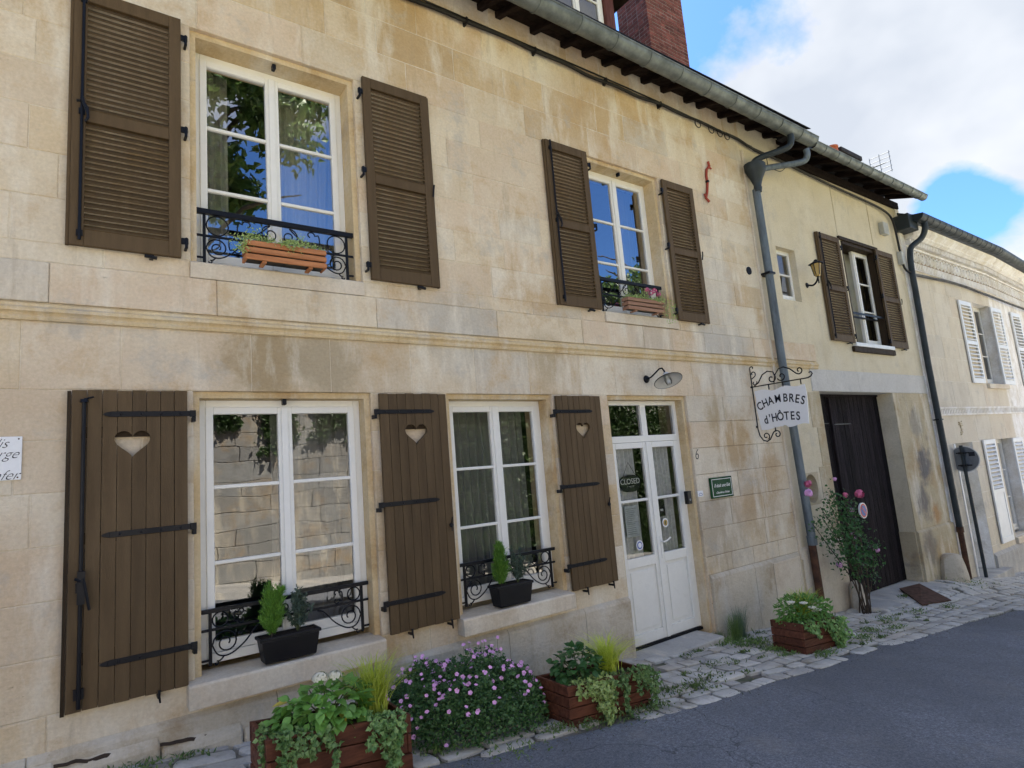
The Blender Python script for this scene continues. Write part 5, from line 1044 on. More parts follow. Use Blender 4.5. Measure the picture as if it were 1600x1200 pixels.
# brick chimney
ch = thing('brick_chimney', 'tall red brick chimney rising above the gutter', 'chimney', (7.95, 1.5, 7.4))
cx0, cx1, cy0, cy1, cz0, cz1 = 7.57, 8.56, 1.0, 1.64, 7.0, 10.6
q = MB(); q.box(cx0 + .004, cx1 - .004, cy0 + .004, cy1 - .004, cz0, cz1); q.build('core', 'brick_mortar', ch)
BRK = {}
def brick(w, d, h):
    k = (round(w, 3), round(d, 3), round(h, 3))
    if k not in BRK: m = MB(); m.box(0, w, 0, d, 0, h); me = m.mesh('brick'); me.materials.append(MATS['brick']); BRK[k] = me
    return BRK[k]
stuff = MB(); nb = 0; ph = .068; z = cz0; r = 0
while z < cz1:
    for face in (0, 1):
        L = (cx1 - cx0) if face == 0 else (cy1 - cy0); p = 0; first = (r + face) % 2 == 0; bl_ = .11 if first else .22
        while p < L - .01:
            b_ = min(bl_, L - p)
            if b_ > .03:
                j = random.uniform(-.003, .003)
                if face == 0: bx = (cx0 + p, cx0 + p + b_ - .011, cy0 + j, cy0 + .05)
                else: bx = (cx0 + j, cx0 + .05, cy0 + p, cy0 + p + b_ - .011)
                if face == 1 and p == 0: bx = (bx[0], bx[1], bx[2] + .055, bx[3])
                if nb < 290 and 7.9 < z < 9.5 and bx[3] - bx[2] > .02:
                    o = bpy.data.objects.new('brick', brick(bx[1] - bx[0], bx[3] - bx[2], ph - .012)); COL.objects.link(o); o.parent = ch; o.location = Vector((bx[0], bx[2], z)) - Vector(ch.location); nb += 1
                elif bx[3] > bx[2]: stuff.box(bx[0], bx[1], bx[2], bx[3], z, z + ph - .012)
            p += b_; bl_ = .22 if r % 2 == 0 or face == 0 else .11
    z += ph; r += 1
stuff.build('brickwork', 'brick', ch)['kind'] = 'stuff'
# dormer
dm = thing('roof_dormer', 'red timber dormer with a white window partly hidden behind the gutter', 'dormer', (5.3, .3, 7.2))
q = MB(); q.box(4.55, 4.72, .30, .42, 6.8, 9.0); q.box(5.75, 5.93, .30, .42, 6.8, 9.0); q.box(4.72, 5.75, .32, .42, 6.8, 7.30); q.build('timber_frame', 'timber_red', dm, bevel=.008)
q = MB(); q.box(4.55, 4.6, .43, 2.2, 6.8, 9); q.box(5.88, 5.93, .43, 2.2, 6.8, 9); q.build('cheek', 'slate', dm)
q = MB(); q.add([(4.1, -.15, 8.25), (6.35, -.15, 8.25), (5.22, -.15, 9.6), (4.1, 2.8, 8.25), (6.35, 2.8, 8.25), (5.22, 2.8, 9.6), (4.1, -.15, 8.17), (6.35, -.15, 8.17), (5.22, -.15, 9.5), (4.1, 2.8, 8.17), (6.35, 2.8, 8.17), (5.22, 2.8, 9.5)], [(0, 2, 5, 3), (1, 4, 5, 2), (6, 9, 11, 8), (7, 8, 11, 10), (0, 6, 8, 2), (1, 2, 8, 7), (0, 3, 9, 6), (1, 7, 10, 4)]); q.build('roof', 'timber_dark', dm)
casement(dm, 4.73, 5.74, 7.3, 8.6, .34, rows=3, glass='glass')
room(dm, 4.7, 5.8, 7.2, 8.8, .45, 1.5)

# ------------------------------------------------------------------ downpipe with hopper
dp = thing('downpipe', 'blue-grey zinc downpipe with lead hopper fed by two swan necks', 'downpipe', (8.2, -.1, -.5))
DX, DYp = 8.12, -.11
q = MB(); q.tube([(DX + .0, DYp, 5.45), (DX + .01, DYp, 4.2), (DX + .01, DYp, 2.9), (DX + .06, DYp, 1.6), (DX + .10, DYp, .36)], .056, 14); q.build('pipe', 'zinc_pipe', dp, smooth=True)
q = MB(); q.tube([(DX + .10, DYp, .42), (DX + .10, DYp, .30)], .068, 14, .062); q.build('collar', 'zinc_pipe', dp, smooth=True)
q = MB(); q.tube([(DX + .10, DYp + .01, .31), (DX + .12, DYp + .01, gz(8.2) - .1)], .052, 12); q.build('cast_iron_foot', 'rusty_iron', dp, smooth=True)
q = MB(); q.lathe([(.055, 0), (.07, .06), (.062, .10), (.10, .20), (.155, .30), (.175, .33), (.18, .42), (.16, .425)], 16, Matrix.Translation((DX, DYp - .03, 5.40)) @ Matrix.Scale(.8, 4, (0, 1, 0))); q.build('hopper', 'dark_pipe', dp, smooth=True)
q = MB(); q.box(DX - .07, DX + .08, DYp - .06, .0, 4.14, 4.17); q.build('bracket', 'iron', dp)
def smooth(pts, n=6):
    P_ = [Vector(p) for p in pts]; sm = []
    for i in range(len(P_) - 1):
        p0, p1, p2, p3 = P_[max(i - 1, 0)], P_[i], P_[i + 1], P_[min(i + 2, len(P_) - 1)]
        for k in range(n):
            t = k / n; sm.append(0.5 * ((2 * p1) + (-p0 + p2) * t + (2 * p0 - 5 * p1 + 4 * p2 - p3) * t * t + (-p0 + 3 * p1 - 3 * p2 + p3) * t ** 3))
    return sm + [P_[-1]]
q = MB(); q.tube(smooth([(8.52, -.53, 6.25), (8.52, -.53, 6.12), (8.47, -.47, 6.02), (8.2, -.22, 5.93), (8.11, -.14, 5.86), (8.10, -.13, 5.76)]), .046, 12); q.build('swan_neck', 'dark_pipe', dp, smooth=True)
q = MB(); q.tube(smooth([(9.0, -.50, 6.12), (9.0, -.50, 6.02), (8.93, -.43, 5.93), (8.4, -.18, 5.83), (8.22, -.13, 5.78), (8.18, -.12, 5.70)]), .046, 12); q.build('swan_neck', 'zinc_pipe', dp, smooth=True)

# ------------------------------------------------------------------ middle house with the gate
mh = thing('rendered_gate_house', 'cream rendered house with a dark wooden carriage gate under a pale lintel', 'house', (8.08, 0, 0))
MX0, MX1 = 8.03, 13.42
ops = [(8.62, 9.16, 3.86, 4.70), (10.76, 12.03, 3.30, 5.14), (9.24, 11.74, -1.6, 2.80), (8.40, 8.84, .80, 1.26)]
q = MB(); band_boxes(q, MX0, MX1, -1.6, 6.36, ops, .002, .40); q.box(MX0, 9.2, .002, .40, 6.36, 6.62); q.build('wall', 'render_plaster', mh)
q = MB(); q.box(9.10, 9.19, -.45, 4.0, 6.40, 6.43); q.box(9.0, 9.2, .3, .5, 6.3, 6.8); q.build('verge_board', 'timber_dark', mh)
q = MB(); q.box(MX1 - .3, MX1, .4, 8, -2, 6.3); q.build('gable_sun_block', 'render_plaster', mh)  # unseen gable, added to keep the sun off the street side
room(mh, 8.5, 9.3, 3.7, 4.9, .41); room(mh, 10.3, 12.5, 3.1, 5.3, .41)
casement(mh, 8.62, 9.16, 3.87, 4.70, .10, rows=2, leaves=1, fr=.035, st=.04)
curtain(8.66, 8.86, 3.9, 4.7, .35, 'white curtain inside the small square window right of the downpipe', 'curtain_white', 2)
# open casement of the upper window
q = MB(); q.box(10.762, 10.80, .0, .26, 3.30, 5.138); q.box(11.985, 12.028, .0, .26, 3.30, 5.138); q.box(10.80, 11.985, -.01, .26, 5.08, 5.138); q.box(10.66, 12.12, -.035, .02, 5.142, 5.20); wf = q.build('window_lining', 'shutter_edge', mh, bevel=.004)
casement(mh, 11.40, 11.985, 3.31, 5.08, .12, rows=3, leaves=1, fr=.03, st=.055)
q = MB(); q.box(10.80, 11.985, .10, .115, 3.80, 3.83); q.box(10.80, 11.985, -.0, .012, 3.825, 3.86); q.build('guard_bar', 'iron', mh)
curtain(11.45, 11.66, 3.35, 5.1, .30, 'white curtain behind the sash of the middle house upper window', 'curtain_white', 2)
q = MB(); q.box(10.60, 12.06, -.06, .03, 3.235, 3.30); q.build('window_sill', 'white_paint', mh, bevel=.004); q = MB(); q.box(10.54, 12.10, -.045, .003, 3.14, 3.233); q.build('sill_board', 'shutter_edge', mh, bevel=.006)
x, z, w, h = a2(9.98, 10.72, 3.31, 5.17, -.055); louvre_shutter(mh, x - 8.08, z, w, h, side=-1, bar=True, pitch=.044)
x, z, w, h = a2(12.11, 12.83, 3.31, 5.19, -.055); louvre_shutter(mh, x - 8.08, z, w, h, side=1, pitch=.044)
# oval opening
cxo, czo = 8.62, 1.03; n = 40; ov = [(cxo + .17 * math.cos(2 * PI * k / n), czo + .205 * math.sin(2 * PI * k / n)) for k in range(n)]
sq = []
for k in range(n):
    a = 2 * PI * k / n; c, s = math.cos(a), math.sin(a); m_ = max(abs(c) / .219, abs(s) / .229); sq.append((cxo + c / m_, czo + s / m_))
V = [(p[0], .0, p[1]) for p in sq] + [(p[0], .0, p[1]) for p in ov] + [(p[0], .20, p[1]) for p in ov]; F = [(k, (k + 1) % n, n + (k + 1) % n, n + k) for k in range(n)] + [(n + k, n + (k + 1) % n, 2 * n + (k + 1) % n, 2 * n + k) for k in range(n)]
q = MB(); q.add(V, F); q.build('oval_opening', 'pier_stone', mh); q = MB(); q.box(8.38, 8.88, .20, .24, .78, 1.28); q.build('oval_back', 'interior_dark', mh)
# jamb quoins and plinth
for k in range(6):
    z0 = gz(9, 0) + k * .58 - .25; q = MB(); w_ = .34 if k % 2 else .22
    if z0 < 2.4: q.box(9.24 - w_, 9.2395, -.004, .0, max(z0, -1), min(z0 + .575, 2.44)); q.build('quoin', 'pier_stone', mh)
q = MB(); q.prism([(.0, -1.2), (-.028, -1.2), (-.028, .24), (.0, .28)], 9.225, 'x', 8.08); q.build('plinth', 'sill_stone', mh, bevel=.004)
# lintel
q = MB(); q.box(9.05, 13.28, -.012, .395, 2.455, 2.80); q.build('lintel', 'lintel_render', mh, bevel=.008)
q = MB(); q.box(11.745, 13.25, -.010, .0015, -1.2, 2.452); q.build('pier', 'pier_stone', mh)
q = MB(); q.prism([(0, -1.5), (-.045, -1.5), (-.045, .02), (-.0105, .055), (0, .055)], 13.30, 'x', 11.75); q.box(11.705, 11.7399, -.0, .26, -1.5, .04); q.build('pier_base', 'pier_stone', mh, bevel=.006)
for k, z0 in enumerate((.055, .5, .95, 1.4, 1.85)):
    for a, b in ((11.747, 12.45 + .2 * (k % 2)), (12.455 + .2 * (k % 2), 13.248)):
        q = MB(); q.box(a, b, -.0145, -.0102, z0 + .004, min(z0 + .446, 2.45)); q.build('stone', 'pier_stone', mh, bevel=.003)
# gate
gt = MB(); GY = .25
gt.box(9.245, 11.735, GY + .035, GY + .06, -1.0, 2.452); gate = gt.build('carriage_gate', 'gate_wood', mh)
x = 9.25; i = 0
while x < 11.72:
    pw = .155 * random.uniform(.9, 1.1); x1 = min(x + pw, 11.73); gap = .003
    if 9.9 < x < 9.99: x += .03; continue
    q = MB(); q.box(x + gap, x1 - gap, GY + (.012 if x < 9.95 else 0) + random.uniform(-.002, .002), GY + .034, gz(x, 0) + .02, 2.42); q.build('plank', 'gate_wood', gate, bevel=.003); x = x1
q = MB(); q.box(9.25, 11.73, GY - .02, GY + .03, 2.42, 2.453); q.box(9.935, 10.0, GY - .03, GY + .01, -.95, 2.40); q.build('gate_post', 'gate_wood', gate, bevel=.004)
q = MB(); q.box(9.3, 9.9, GY + .006, GY + .013, 1.97, 1.985); q.box(10.03, 10.6, GY - .006, GY + .0, 1.95, 1.965); q.build('hinge_line', 'dark_pipe', gate)
np_ = thing('no_parking_sign', 'small round blue and red no parking sign on the dark gate', 'sign', (10.49, .22, .53))
cx_, cz_ = 10.49, .53; 
for rr, mt, yy in ((.125, 'enamel_white', .214), (.112, 'red_print', .212), (.085, 'blue_print', .210)):
    q = MB(); q.prism([(cx_ + rr * math.cos(2 * PI * k / 28), cz_ + rr * math.sin(2 * PI * k / 28)) for k in range(28)], yy + .004 if mt != 'enamel_white' else .24, 'y', yy); q.build('disc', mt, np_)
q = MB(); q.box(-.085, .085, 0, .0015, -.010, .010, Matrix.Translation((cx_, .208, cz_)) @ Matrix.Rotation(math.radians(45), 4, 'Y')); q.build('bar', 'red_print', np_)
q = MB(); q.hexa([(9.25, -.42, gz(9.25, -.42) + .004), (11.9, -.42, gz(11.9, -.42) + .004), (11.9, .32, gz(11.9, .1) + .004), (9.25, .32, gz(9.25, .1) + .004)], [(9.25, -.38, gz(9.25, -.38) + .016), (11.9, -.38, gz(11.9, -.38) + .016), (11.9, .32, gz(11.9, .1) + .02), (9.25, .32, gz(9.25, .1) + .02)]); q.build('gate_threshold', 'cement', mh)
# render seams
for x, zt, zb in ((10.70, 6.2, 5.22), (12.05, 6.2, 5.25)):
    q = MB(); q.box(x - .012, x + .012, -.003, .003, zb, zt); q.build('render_seam', 'pier_stone', mh)
# roof
MZ = 6.34; roof(mh, 9.2, 13.45, MZ, MZ + SL * 4.52); soffit(mh, 9.2, 13.35, MZ, mat='timber_dark', step=.48)
gutter(mh, 9.16, 13.30, 6.245, -.53, .078, joints=.4)
q = MB(); q.box(8.95, 13.38, -.06, .0, 6.20, 6.34); q.build('wall_plate', 'timber_dark', mh, bevel=.01)
q = MB(); q.box(12.42, 12.64, -.09, .0, 5.52, 5.76); tag(q.build('meter_box', 'meter_box', bevel=.01, seg=2), 'grey electrical box under the eaves above the cable', 'electrical box')
q = MB(); q.box(13.03, 13.14, -.09, .0, 5.0, 5.26); tag(q.build('meter_box', 'meter_box', bevel=.01, seg=2), 'small pale junction box beside the dark downpipe of the far house', 'electrical box')
q = MB(); q.box(13.26, 13.42, -.03, .001, -1.2, 6.2); q.build('corner_strip', 'far_limestone', mh)
# coach lantern
cl = thing('coach_lantern', 'old brass coach lantern on the render between the small window and brown shutter', 'wall lamp', (9.43, 0, 4.25))
lxx = 9.62; q = MB(); q.lathe([(0, .02), (.035, .015), (.045, 0)], 12, Matrix.Translation((9.38, 0, 4.16)) @ Matrix.Rotation(PI / 2, 4, 'X')); q.tube(smooth([(9.38, -.01, 4.16), (9.37, -.10, 4.13), (9.35, -.17, 4.16), (9.32, -.22, 4.22)]), .014, 7); q.tube([(9.32, -.22, 4.12), (9.32, -.22, 4.24)], .01, 6); q.build('arm', 'iron', cl, smooth=True)
ML = Matrix.Translation((9.32, -.22, 4.23)) @ Matrix.Scale(.9, 4)
q = MB(); q.lathe([(.035, 0), (.05, .02), (.085, .22), (.08, .22)], 6, ML); q.build('lantern_glass', 'gold_glass', cl)
q = MB(); q.lathe([(.0, .31), (.02, .30), (.05, .265), (.12, .235), (.125, .22), (.085, .22)], 6, ML)
for k in range(6): a = k * PI / 3; q.tube([tuple(ML @ Vector((.052 * math.cos(a), .052 * math.sin(a), .02))), tuple(ML @ Vector((.088 * math.cos(a), .088 * math.sin(a), .22)))], .006, 4)
q.build('cap', 'iron', cl)
# small far chimney with pot and aerial
fc = thing('small_chimney', 'low stone chimney with a terracotta pot behind the middle gutter', 'chimney', (13.6, 1.1, 7.7))
q = MB(); q.box(13.98, 14.80, 1.1, 1.9, 7.0, 8.16); q.build('stack', 'brick_mortar', fc, bevel=.01); q = MB(); q.box(13.90, 14.90, 1.02, 1.98, 8.161, 8.27); q.build('cap', 'slate', fc, bevel=.01); q = MB(); q.lathe([(.15, 0), (.14, .1), (.12, .24), (.14, .25), (.14, .29), (.10, .29)], 14, Matrix.Translation((13.72, 1.15, 7.96))); q.build('chimney_pot', 'terracotta', fc, smooth=True); q = MB(); q.box(13.50, 13.979, 1.02, 1.5, 7.0, 7.97); q.build('pot_base', 'brick_mortar', fc)
ae = thing('tv_aerial', 'thin metal television aerial above the middle gutter', 'aerial', (15.5, 1.2, 8))
q = MB(); q.tube([(15.9, 1.2, 6.9), (15.9, 1.2, 8.35)], .016, 6); q.tube([(15.35, 1.2, 8.10), (16.35, 1.2, 8.50)], .02, 6)
for k in range(8): xx = 15.45 + k * .1; zz = 8.14 + k * .04; q.tube([(xx, 1.0, zz), (xx, 1.4, zz)], .007, 4)
for k in range(5): q.tube([(16.36, .95, 8.26 + .12 * k), (16.36, 1.45, 8.26 + .12 * k)], .008, 4)
for k in range(3): q.tube([(16.36, .97 + .23 * k, 8.22), (16.36, .97 + .23 * k, 8.78)], .008, 4)
q.build('rods', 'grey_metal', ae)

# ------------------------------------------------------------------ far house
fh = thing('far_limestone_house', 'far limestone house with white shutters and an ornamental frieze under the eaves', 'house', (13.45, 0, 0))
FX0, FX1 = 13.42, 17.93; BA = math.radians(3)
ops = [(14.10, 15.12, -1.6, 1.46), (16.60, 17.62, -.66, 1.46), (16.76, 17.90, 2.72, 4.62)]
q = MB(); band_boxes(q, FX0, FX1, -2.5, 5.75, ops, .003, .42); q.build('wall', 'far_limestone', fh)
RBm = Matrix.Translation((FX1, 0, 0)) @ Matrix.Rotation(BA, 4, 'Z')
q = MB(); q2 = MB(); band_boxes(q2, 0.0, 14, -3, 5.75, [(1.72, 2.9, 2.72, 4.62), (1.0, 2.0, -.66, 1.46)], .003, .42); q.add([RBm @ Vector(v) for v in q2.v], q2.f); q.build('wall', 'far_limestone', fh)
q = MB(); q.box(FX0, 32, .6, .7, -2.5, 5.7, Matrix.Rotation(0, 4, 'Z')); q.build('back_lining', 'interior_dark', fh)
# ashlar faces
cz = [-1.3, -.66, -.1, .42, .94, 1.46, 2.02, 2.19, 2.72, 3.2, 3.67, 4.15, 4.62, 4.98]
for ci in range(len(cz) - 1):
    z0, z1 = cz[ci], cz[ci + 1]; m_ = (z0 + z1) / 2
    if z0 == 2.02: continue
    cuts = sorted([(o[0], o[1]) for o in ops if o[2] - .01 < m_ < o[3]]); segs = []; x = FX0 + .02
    for a, b in cuts: segs.append((x, a)); x = b
    segs.append((x, FX1))
    for a, b in segs:
        L = b - a; n = max(1, round(L / .85)); cut = [a + L * (i + (.3 * (ci % 2) if 0 < i < n else 0)) / n for i in range(n)] + [b]
        for p, q_ in zip(cut, cut[1:]):
            q = MB(); q.box(p + (.003 if p > a else 0), q_ - (.003 if q_ < b else 0), -.001, .0025, z0 + .003, z1 - .003); o = q.build('stone', 'far_limestone', fh); k = random.choice(['cream', 'pale', 'grey', 'pink', 'cream', 'pale']); c = pal[k]; mm = (.66, .60, .49); o.color = tuple(mm[i_] + (c[i_] - mm[i_]) * .45 for i_ in range(3)) + (1,)
# string course with flutes
def frun(zf, n, fn):
    for k in range(n): fn(k)
q = MB(); q.box(FX0 + .15, FX1, -.03, .001, 2.02, 2.055); q.box(FX0 + .15, FX1, -.035, .001, 2.155, 2.19); q.box(FX0 + .15, FX1, -.006, .001, 2.056, 2.154); q.build('string_course', 'far_limestone', fh)
q = MB(); x = FX0 + .18
while x < FX1: q.box(x, x + .05, -.026, -.0065, 2.058, 2.152); x += .085
q.build('string_flutes', 'far_limestone', fh)['kind'] = 'stuff'
q = MB()
for a, b, zz, o_ in ((0, 14, 2.02, .03), (0, 14, 2.155, .035)): q.box(a, b, -o_, .001, zz, zz + .035, RBm)
x = .02
while x < 6: q.box(x, x + .05, -.026, .0, 2.058, 2.152, RBm); x += .085
q.build('string_course', 'far_limestone', fh)
# cornice and frieze
def cornice(mtx, x0, x1, nm):
    q = MB(); q.box(x0, x1, -.004, .001, 5.16, 5.41, mtx); q.build('frieze_shade_ground', 'mortar_frieze_shade', fh)  # dark ground painted in as recess shade behind the ornament
    q = MB(); q2 = MB(); q2.prism([(.0, 5.62), (-.10, 5.62), (-.16, 5.66), (-.16, 5.70), (-.24, 5.76), (-.26, 5.82), (0, 5.82)], x1, 'x', x0); q2.prism([(0, 5.42), (-.04, 5.42), (-.05, 5.45), (0, 5.45)], x1, 'x', x0); q2.prism([(0, 4.985), (-.03, 4.985), (-.02, 5.01), (0, 5.01)], x1, 'x', x0); q.add([mtx @ Vector(v) for v in q2.v], q2.f); q.build('cornice', 'far_limestone', fh)
    q = MB(); x = x0 + .02; L = min(x1, x0 + 8)
    while x < L: q.box(x, x + .045, -.085, .002, 5.50, 5.60, mtx); x += .085
    x = x0 + .02
    while x < L: q.box(x, x + .05, -.022, .002, 5.02, 5.15, mtx); x += .085
    x = x0 + .12
    while x < L:
        pts = [mtx @ Vector((x + .085 * math.cos(a), -.016, 5.285 + .105 * math.sin(a))) for a in np.linspace(0, 2 * PI, 13)]; q.tube(pts, .016, 4); q.tube([mtx @ Vector((x - .06, -.012, 5.21)), mtx @ Vector((x + .06, -.012, 5.36))], .013, 4); q.tube([mtx @ Vector((x - .06, -.012, 5.36)), mtx @ Vector((x + .06, -.012, 5.21))], .013, 4)
        q.box(x - .02, x + .02, -.03, .0, 5.265, 5.305, mtx); x += .19
    q.build('frieze_ornament', 'far_limestone', fh)['kind'] = 'stuff'
cornice(Matrix.Identity(4), FX0 + .15, FX1, 'a'); cornice(RBm, 0, 12, 'b')
q = MB(); r_ = .11; pr = [(-.36 + r_ * math.cos(a), 5.94 + r_ * math.sin(a)) for a in np.linspace(PI, 2 * PI, 12)] + [(-.25, 5.96), (.3, 6.25), (.3, 6.3), (-.30, 5.985), (-.47, 5.96)]
q.prism(pr, FX1 - .01, 'x', FX0 - .1); q2 = MB(); q2.prism(pr, 14, 'x', 0); q.add([RBm @ Vector(v) for v in q2.v], q2.f); q.build('gutter', 'dark_pipe', fh, smooth=True)
q = MB(); x = FX0 + .15
while x < FX1: q.prism([(-.36 + .116 * math.cos(a), 5.94 + .116 * math.sin(a)) for a in np.linspace(PI, 2 * PI, 12)] + [(-.25, 5.945), (-.47, 5.945)], x + .03, 'x', x); x += .3
q.build('gutter_joints', 'dark_pipe', fh, smooth=True)
q = MB(); q.add([(FX0 - .1, .3, 6.28), (FX1, .3, 6.28), (FX1, 4, 8.4), (FX0 - .1, 4, 8.4)], [(0, 1, 2, 3)]); q.add([(FX1, .3, 6.28), (FX1 + 14, 1.0, 6.28), (FX1 + 14, 4.7, 8.4), (FX1, 4, 8.4)], [(0, 1, 2, 3)]); q.add([(FX0 - .1, 4, 8.4), (FX1 + 14, 4.7, 8.4), (FX1 + 14, 8.7, 6.2), (FX0 - .1, 8.6, 6.2)], [(0, 1, 2, 3)]); q.build('roof', 'slate', fh)
q = MB(); q.box(FX0 - .28, FX0 + .12, -.28, .0, 5.70, 6.0); q.build('cornice_block', 'dark_pipe', fh, bevel=.01)
# far house windows, shutters, door
casement(fh, 16.78, 17.88, 2.74, 4.62, .20, rows=3, leaves=2, fr=.05, st=.05, glass='glass_clear'); casement(fh, 16.62, 17.6, -.6, 1.46, .20, rows=3, leaves=2, fr=.05, st=.05, glass='glass_clear')
def wsh(x, z, w, h, **k): return louvre_shutter(fh, x - 13.45, z, w, h, mat='white_paint', pitch=.085, tilt=.5, Y=-.05, strip=False, **k)
def slats_scale(o, s):
    for c in o.children:
        if c.name.startswith('slat'): c.scale = (1, 1.2, 1.9)
for (X0, X1, Z0, Z1, sb) in ((15.93, 16.66, 2.72, 4.60, 0), (17.98, 18.74, 2.72, 4.63, 0), (15.80, 16.52, -.70, 1.47, 1), (17.70, 18.4, -.70, 1.45, 1)):
    x, z, w, h = a2(X0, X1, Z0, Z1, -.05); slats_scale(wsh(x, z, w, h, solid_below=sb), 1)
x, z, w, h = a2(19.45, 20.15, 2.74, 4.63, .05); o = wsh(x, z, w, h); o.location.y = .04; slats_scale(o, 1)
sill(16.66, 18.0, 2.60, 2.715, .06, fh); sill(16.55, 17.72, -.80, -.665, .06, fh)
q = MB(); q.box(14.10, 15.12, .36, .40, -1.5, 1.46); q.build('door', 'white_paint', fh); q = MB(); q.box(14.09, 14.14, -.02, .36, -1.2, 1.455); q.build('door_jamb', 'white_paint', fh)
q = MB(); q.box(14.0, 15.35, -.22, .36, -1.5, -1.09); q.build('doorstep', 'cement', fh, bevel=.012)
q = MB(); q.prism([(0, -2), (-.05, -2), (-.05, -.86), (0, -.80)], FX1, 'x', 15.14); q.build('plinth', 'cement', fh)
q = MB()
for k in range(14): q.box(14.5 + random.uniform(0, .22), 14.55 + random.uniform(.05, .24), -.012 - random.random() * .012, .0, 1.62 + k * .02, 1.645 + k * .02)
q.build('carved_relief', 'pier_stone', fh, bevel=.004)
rp = thing('dark_downpipe', 'dark grey swan-necked downpipe between the cream house and far house', 'downpipe', (13.5, -.1, -1.2))
q = MB(); q.tube(smooth([(13.62, -.36, 5.86), (13.62, -.36, 5.72), (13.60, -.28, 5.55), (13.42, -.14, 5.38), (13.36, -.11, 5.2), (13.34, -.10, 4.9), (13.34, -.10, 4.5)]) + [Vector((13.30, -.10, 3.0)), Vector((13.34, -.10, 1.2)), Vector((13.37, -.10, -.12))], .055, 12); q.build('pipe', 'dark_pipe', rp, smooth=True)
q = MB(); q.tube([(13.37, -.10, -.10), (13.38, -.10, -1.25)], .05, 10); q.tube([(13.37, -.10, -.06), (13.37, -.10, -.16)], .064, 10); q.build('foot', 'rusty_iron', rp, smooth=True)
q = MB(); q.box(13.26, 13.46, -.13, 0, 1.93, 1.955); q.build('bracket', 'iron', rp)
cable([(13.3, -.09, 4.84), (13.7, -.06, 4.86), (14.6, -.05, 4.90), (15.4, -.05, 4.93), (16.3, -.05, 4.93), (17.2, -.05, 4.90), (17.95, -.05, 4.88), (19.5, .0, 4.86), (22, .1, 4.86)], .026, 'black cable running along the far house below its frieze')
# road sign seen from behind
rs = thing('road_sign', 'round road sign seen from behind on a leaning dark pole by the far house', 'road sign', (14.1, -.14, gz(14.1)))
q = MB(); q.tube([(14.12, -.13, gz(14.1, -.13) - .1), (14.0, -.15, 1.42)], .032, 10); q.build('pole', 'dark_pipe', rs, smooth=True)
ring = lambda r: [(-.155 + r * math.cos(2 * PI * k / 32), 1.15 + r * math.sin(2 * PI * k / 32)) for k in range(32)]
q = MB(); q.prism(ring(.245), 14.065, 'x', 14.045); q.build('sign_disc', 'grey_metal', rs); q = MB(); q.tube([(14.05, p[0], p[1]) for p in ring(.245) + ring(.245)[:1]], .010, 5); q.build('sign_rim', 'lamp_enamel', rs)
q = MB()
for zz in (1.03, 1.27): q.box(14.018, 14.044, -.27, -.04, zz - .012, zz + .012); q.box(13.96, 14.018, -.20, -.10, zz - .02, zz + .02)
q.build('clamp', 'plastic_black', rs); q = MB(); q.box(14.038, 14.0445, -.34, -.24, 1.20, 1.28); q.build('sticker', 'ink', rs)
# guard stones
def guard(x, y, w, h, label):
    q = MB(); z0 = gz(x, y) - .05; sec = []
    for i, (t, s) in enumerate(((0, 1.08), (.3, 1.02), (.6, .92), (.85, .80), (.96, .62), (1.0, .30))):
        for k in range(12): a = 2 * PI * k / 12; sec.append((x + w * s * math.cos(a) * (1 + .06 * math.sin(k * 2.3)), y + w * .75 * s * math.sin(a), z0 + h * t))
    fs = [(r * 12 + k, r * 12 + (k + 1) % 12, (r + 1) * 12 + (k + 1) % 12, (r + 1) * 12 + k) for r in range(5) for k in range(12)] + [tuple(60 + k for k in range(12))]; q.add(sec, fs); o = q.build('guard_stone', 'plinth_stone', smooth=True); return tag(o, label, 'guard stone', 'stone guards at the gate corners')
guard(9.18, -.12, .13, .46, 'worn stone guard behind the rose at the left of the gate'); guard(12.62, -.12, .30, .52, 'squat pale stone guard at the foot of the gate pier beside the far downpipe')
# iron plate in pavement
q = MB(); q.hexa([(10.0, -.62, gz(10, -.62) + .018), (10.75, -.72, gz(10.75, -.72) + .018), (11.3, -.10, gz(11.3, -.1) + .03), (10.75, -.02, gz(10.75, 0) + .03)], [(10.0, -.62, gz(10, -.62) + .034), (10.75, -.72, gz(10.75, -.72) + .034), (11.3, -.10, gz(11.3, -.1) + .046), (10.75, -.02, gz(10.75, 0) + .046)]); tag(q.build('drain_plate', 'rusty_iron'), 'rusty rectangular iron plate set in the pavement in front of the gate', 'drain cover')

# ------------------------------------------------------------------ climbing rose
ro = thing('climbing_rose', 'climbing rose with pink blossoms growing from the pavement beside the gate', 'rose', (8.98, -.29, gz(8.98)))
q = MB(); P = []; stems = []
for k in range(11):
    s0 = Vector((8.97 + rng.normal() * .05, -.3 + rng.normal() * .03, gz(8.97) - .02)); top_ = Vector(((8.18, 8.35, 8.5, 8.62, 8.78, 8.9, 9.05, 9.3, 9.5, 8.7, 8.45)[k], -.2 + rng.uniform(-.1, .05), (.62, .80, .90, 1.0, .95, .9, .75, .55, .15, .45, .6)[k])); m1 = s0.lerp(top_, .35) + Vector((.04, -.05, .04)); m2 = s0.lerp(top_, .7) + Vector((.03 + rng.normal() * .05, -.04, .05))
    pts = smooth([s0, m1, m2, top_]); q.tube(pts, .010, 5, .004); stems.append(pts)
q.build('stem', 'bark', ro, smooth=True)
P = []
for pts in stems:
    for k in range(125):
        p = pts[int((.42 + .58 * rng.random()) * (len(pts) - 1))]; f_ = 1.0; P.append(np.array(p) + rng.normal(size=3) * np.array([.085, .05, .085]))
for k in range(25): P.append(np.array((9.25 + rng.normal() * .12, -.3 + rng.normal() * .05, -.10 + rng.normal() * .10)))
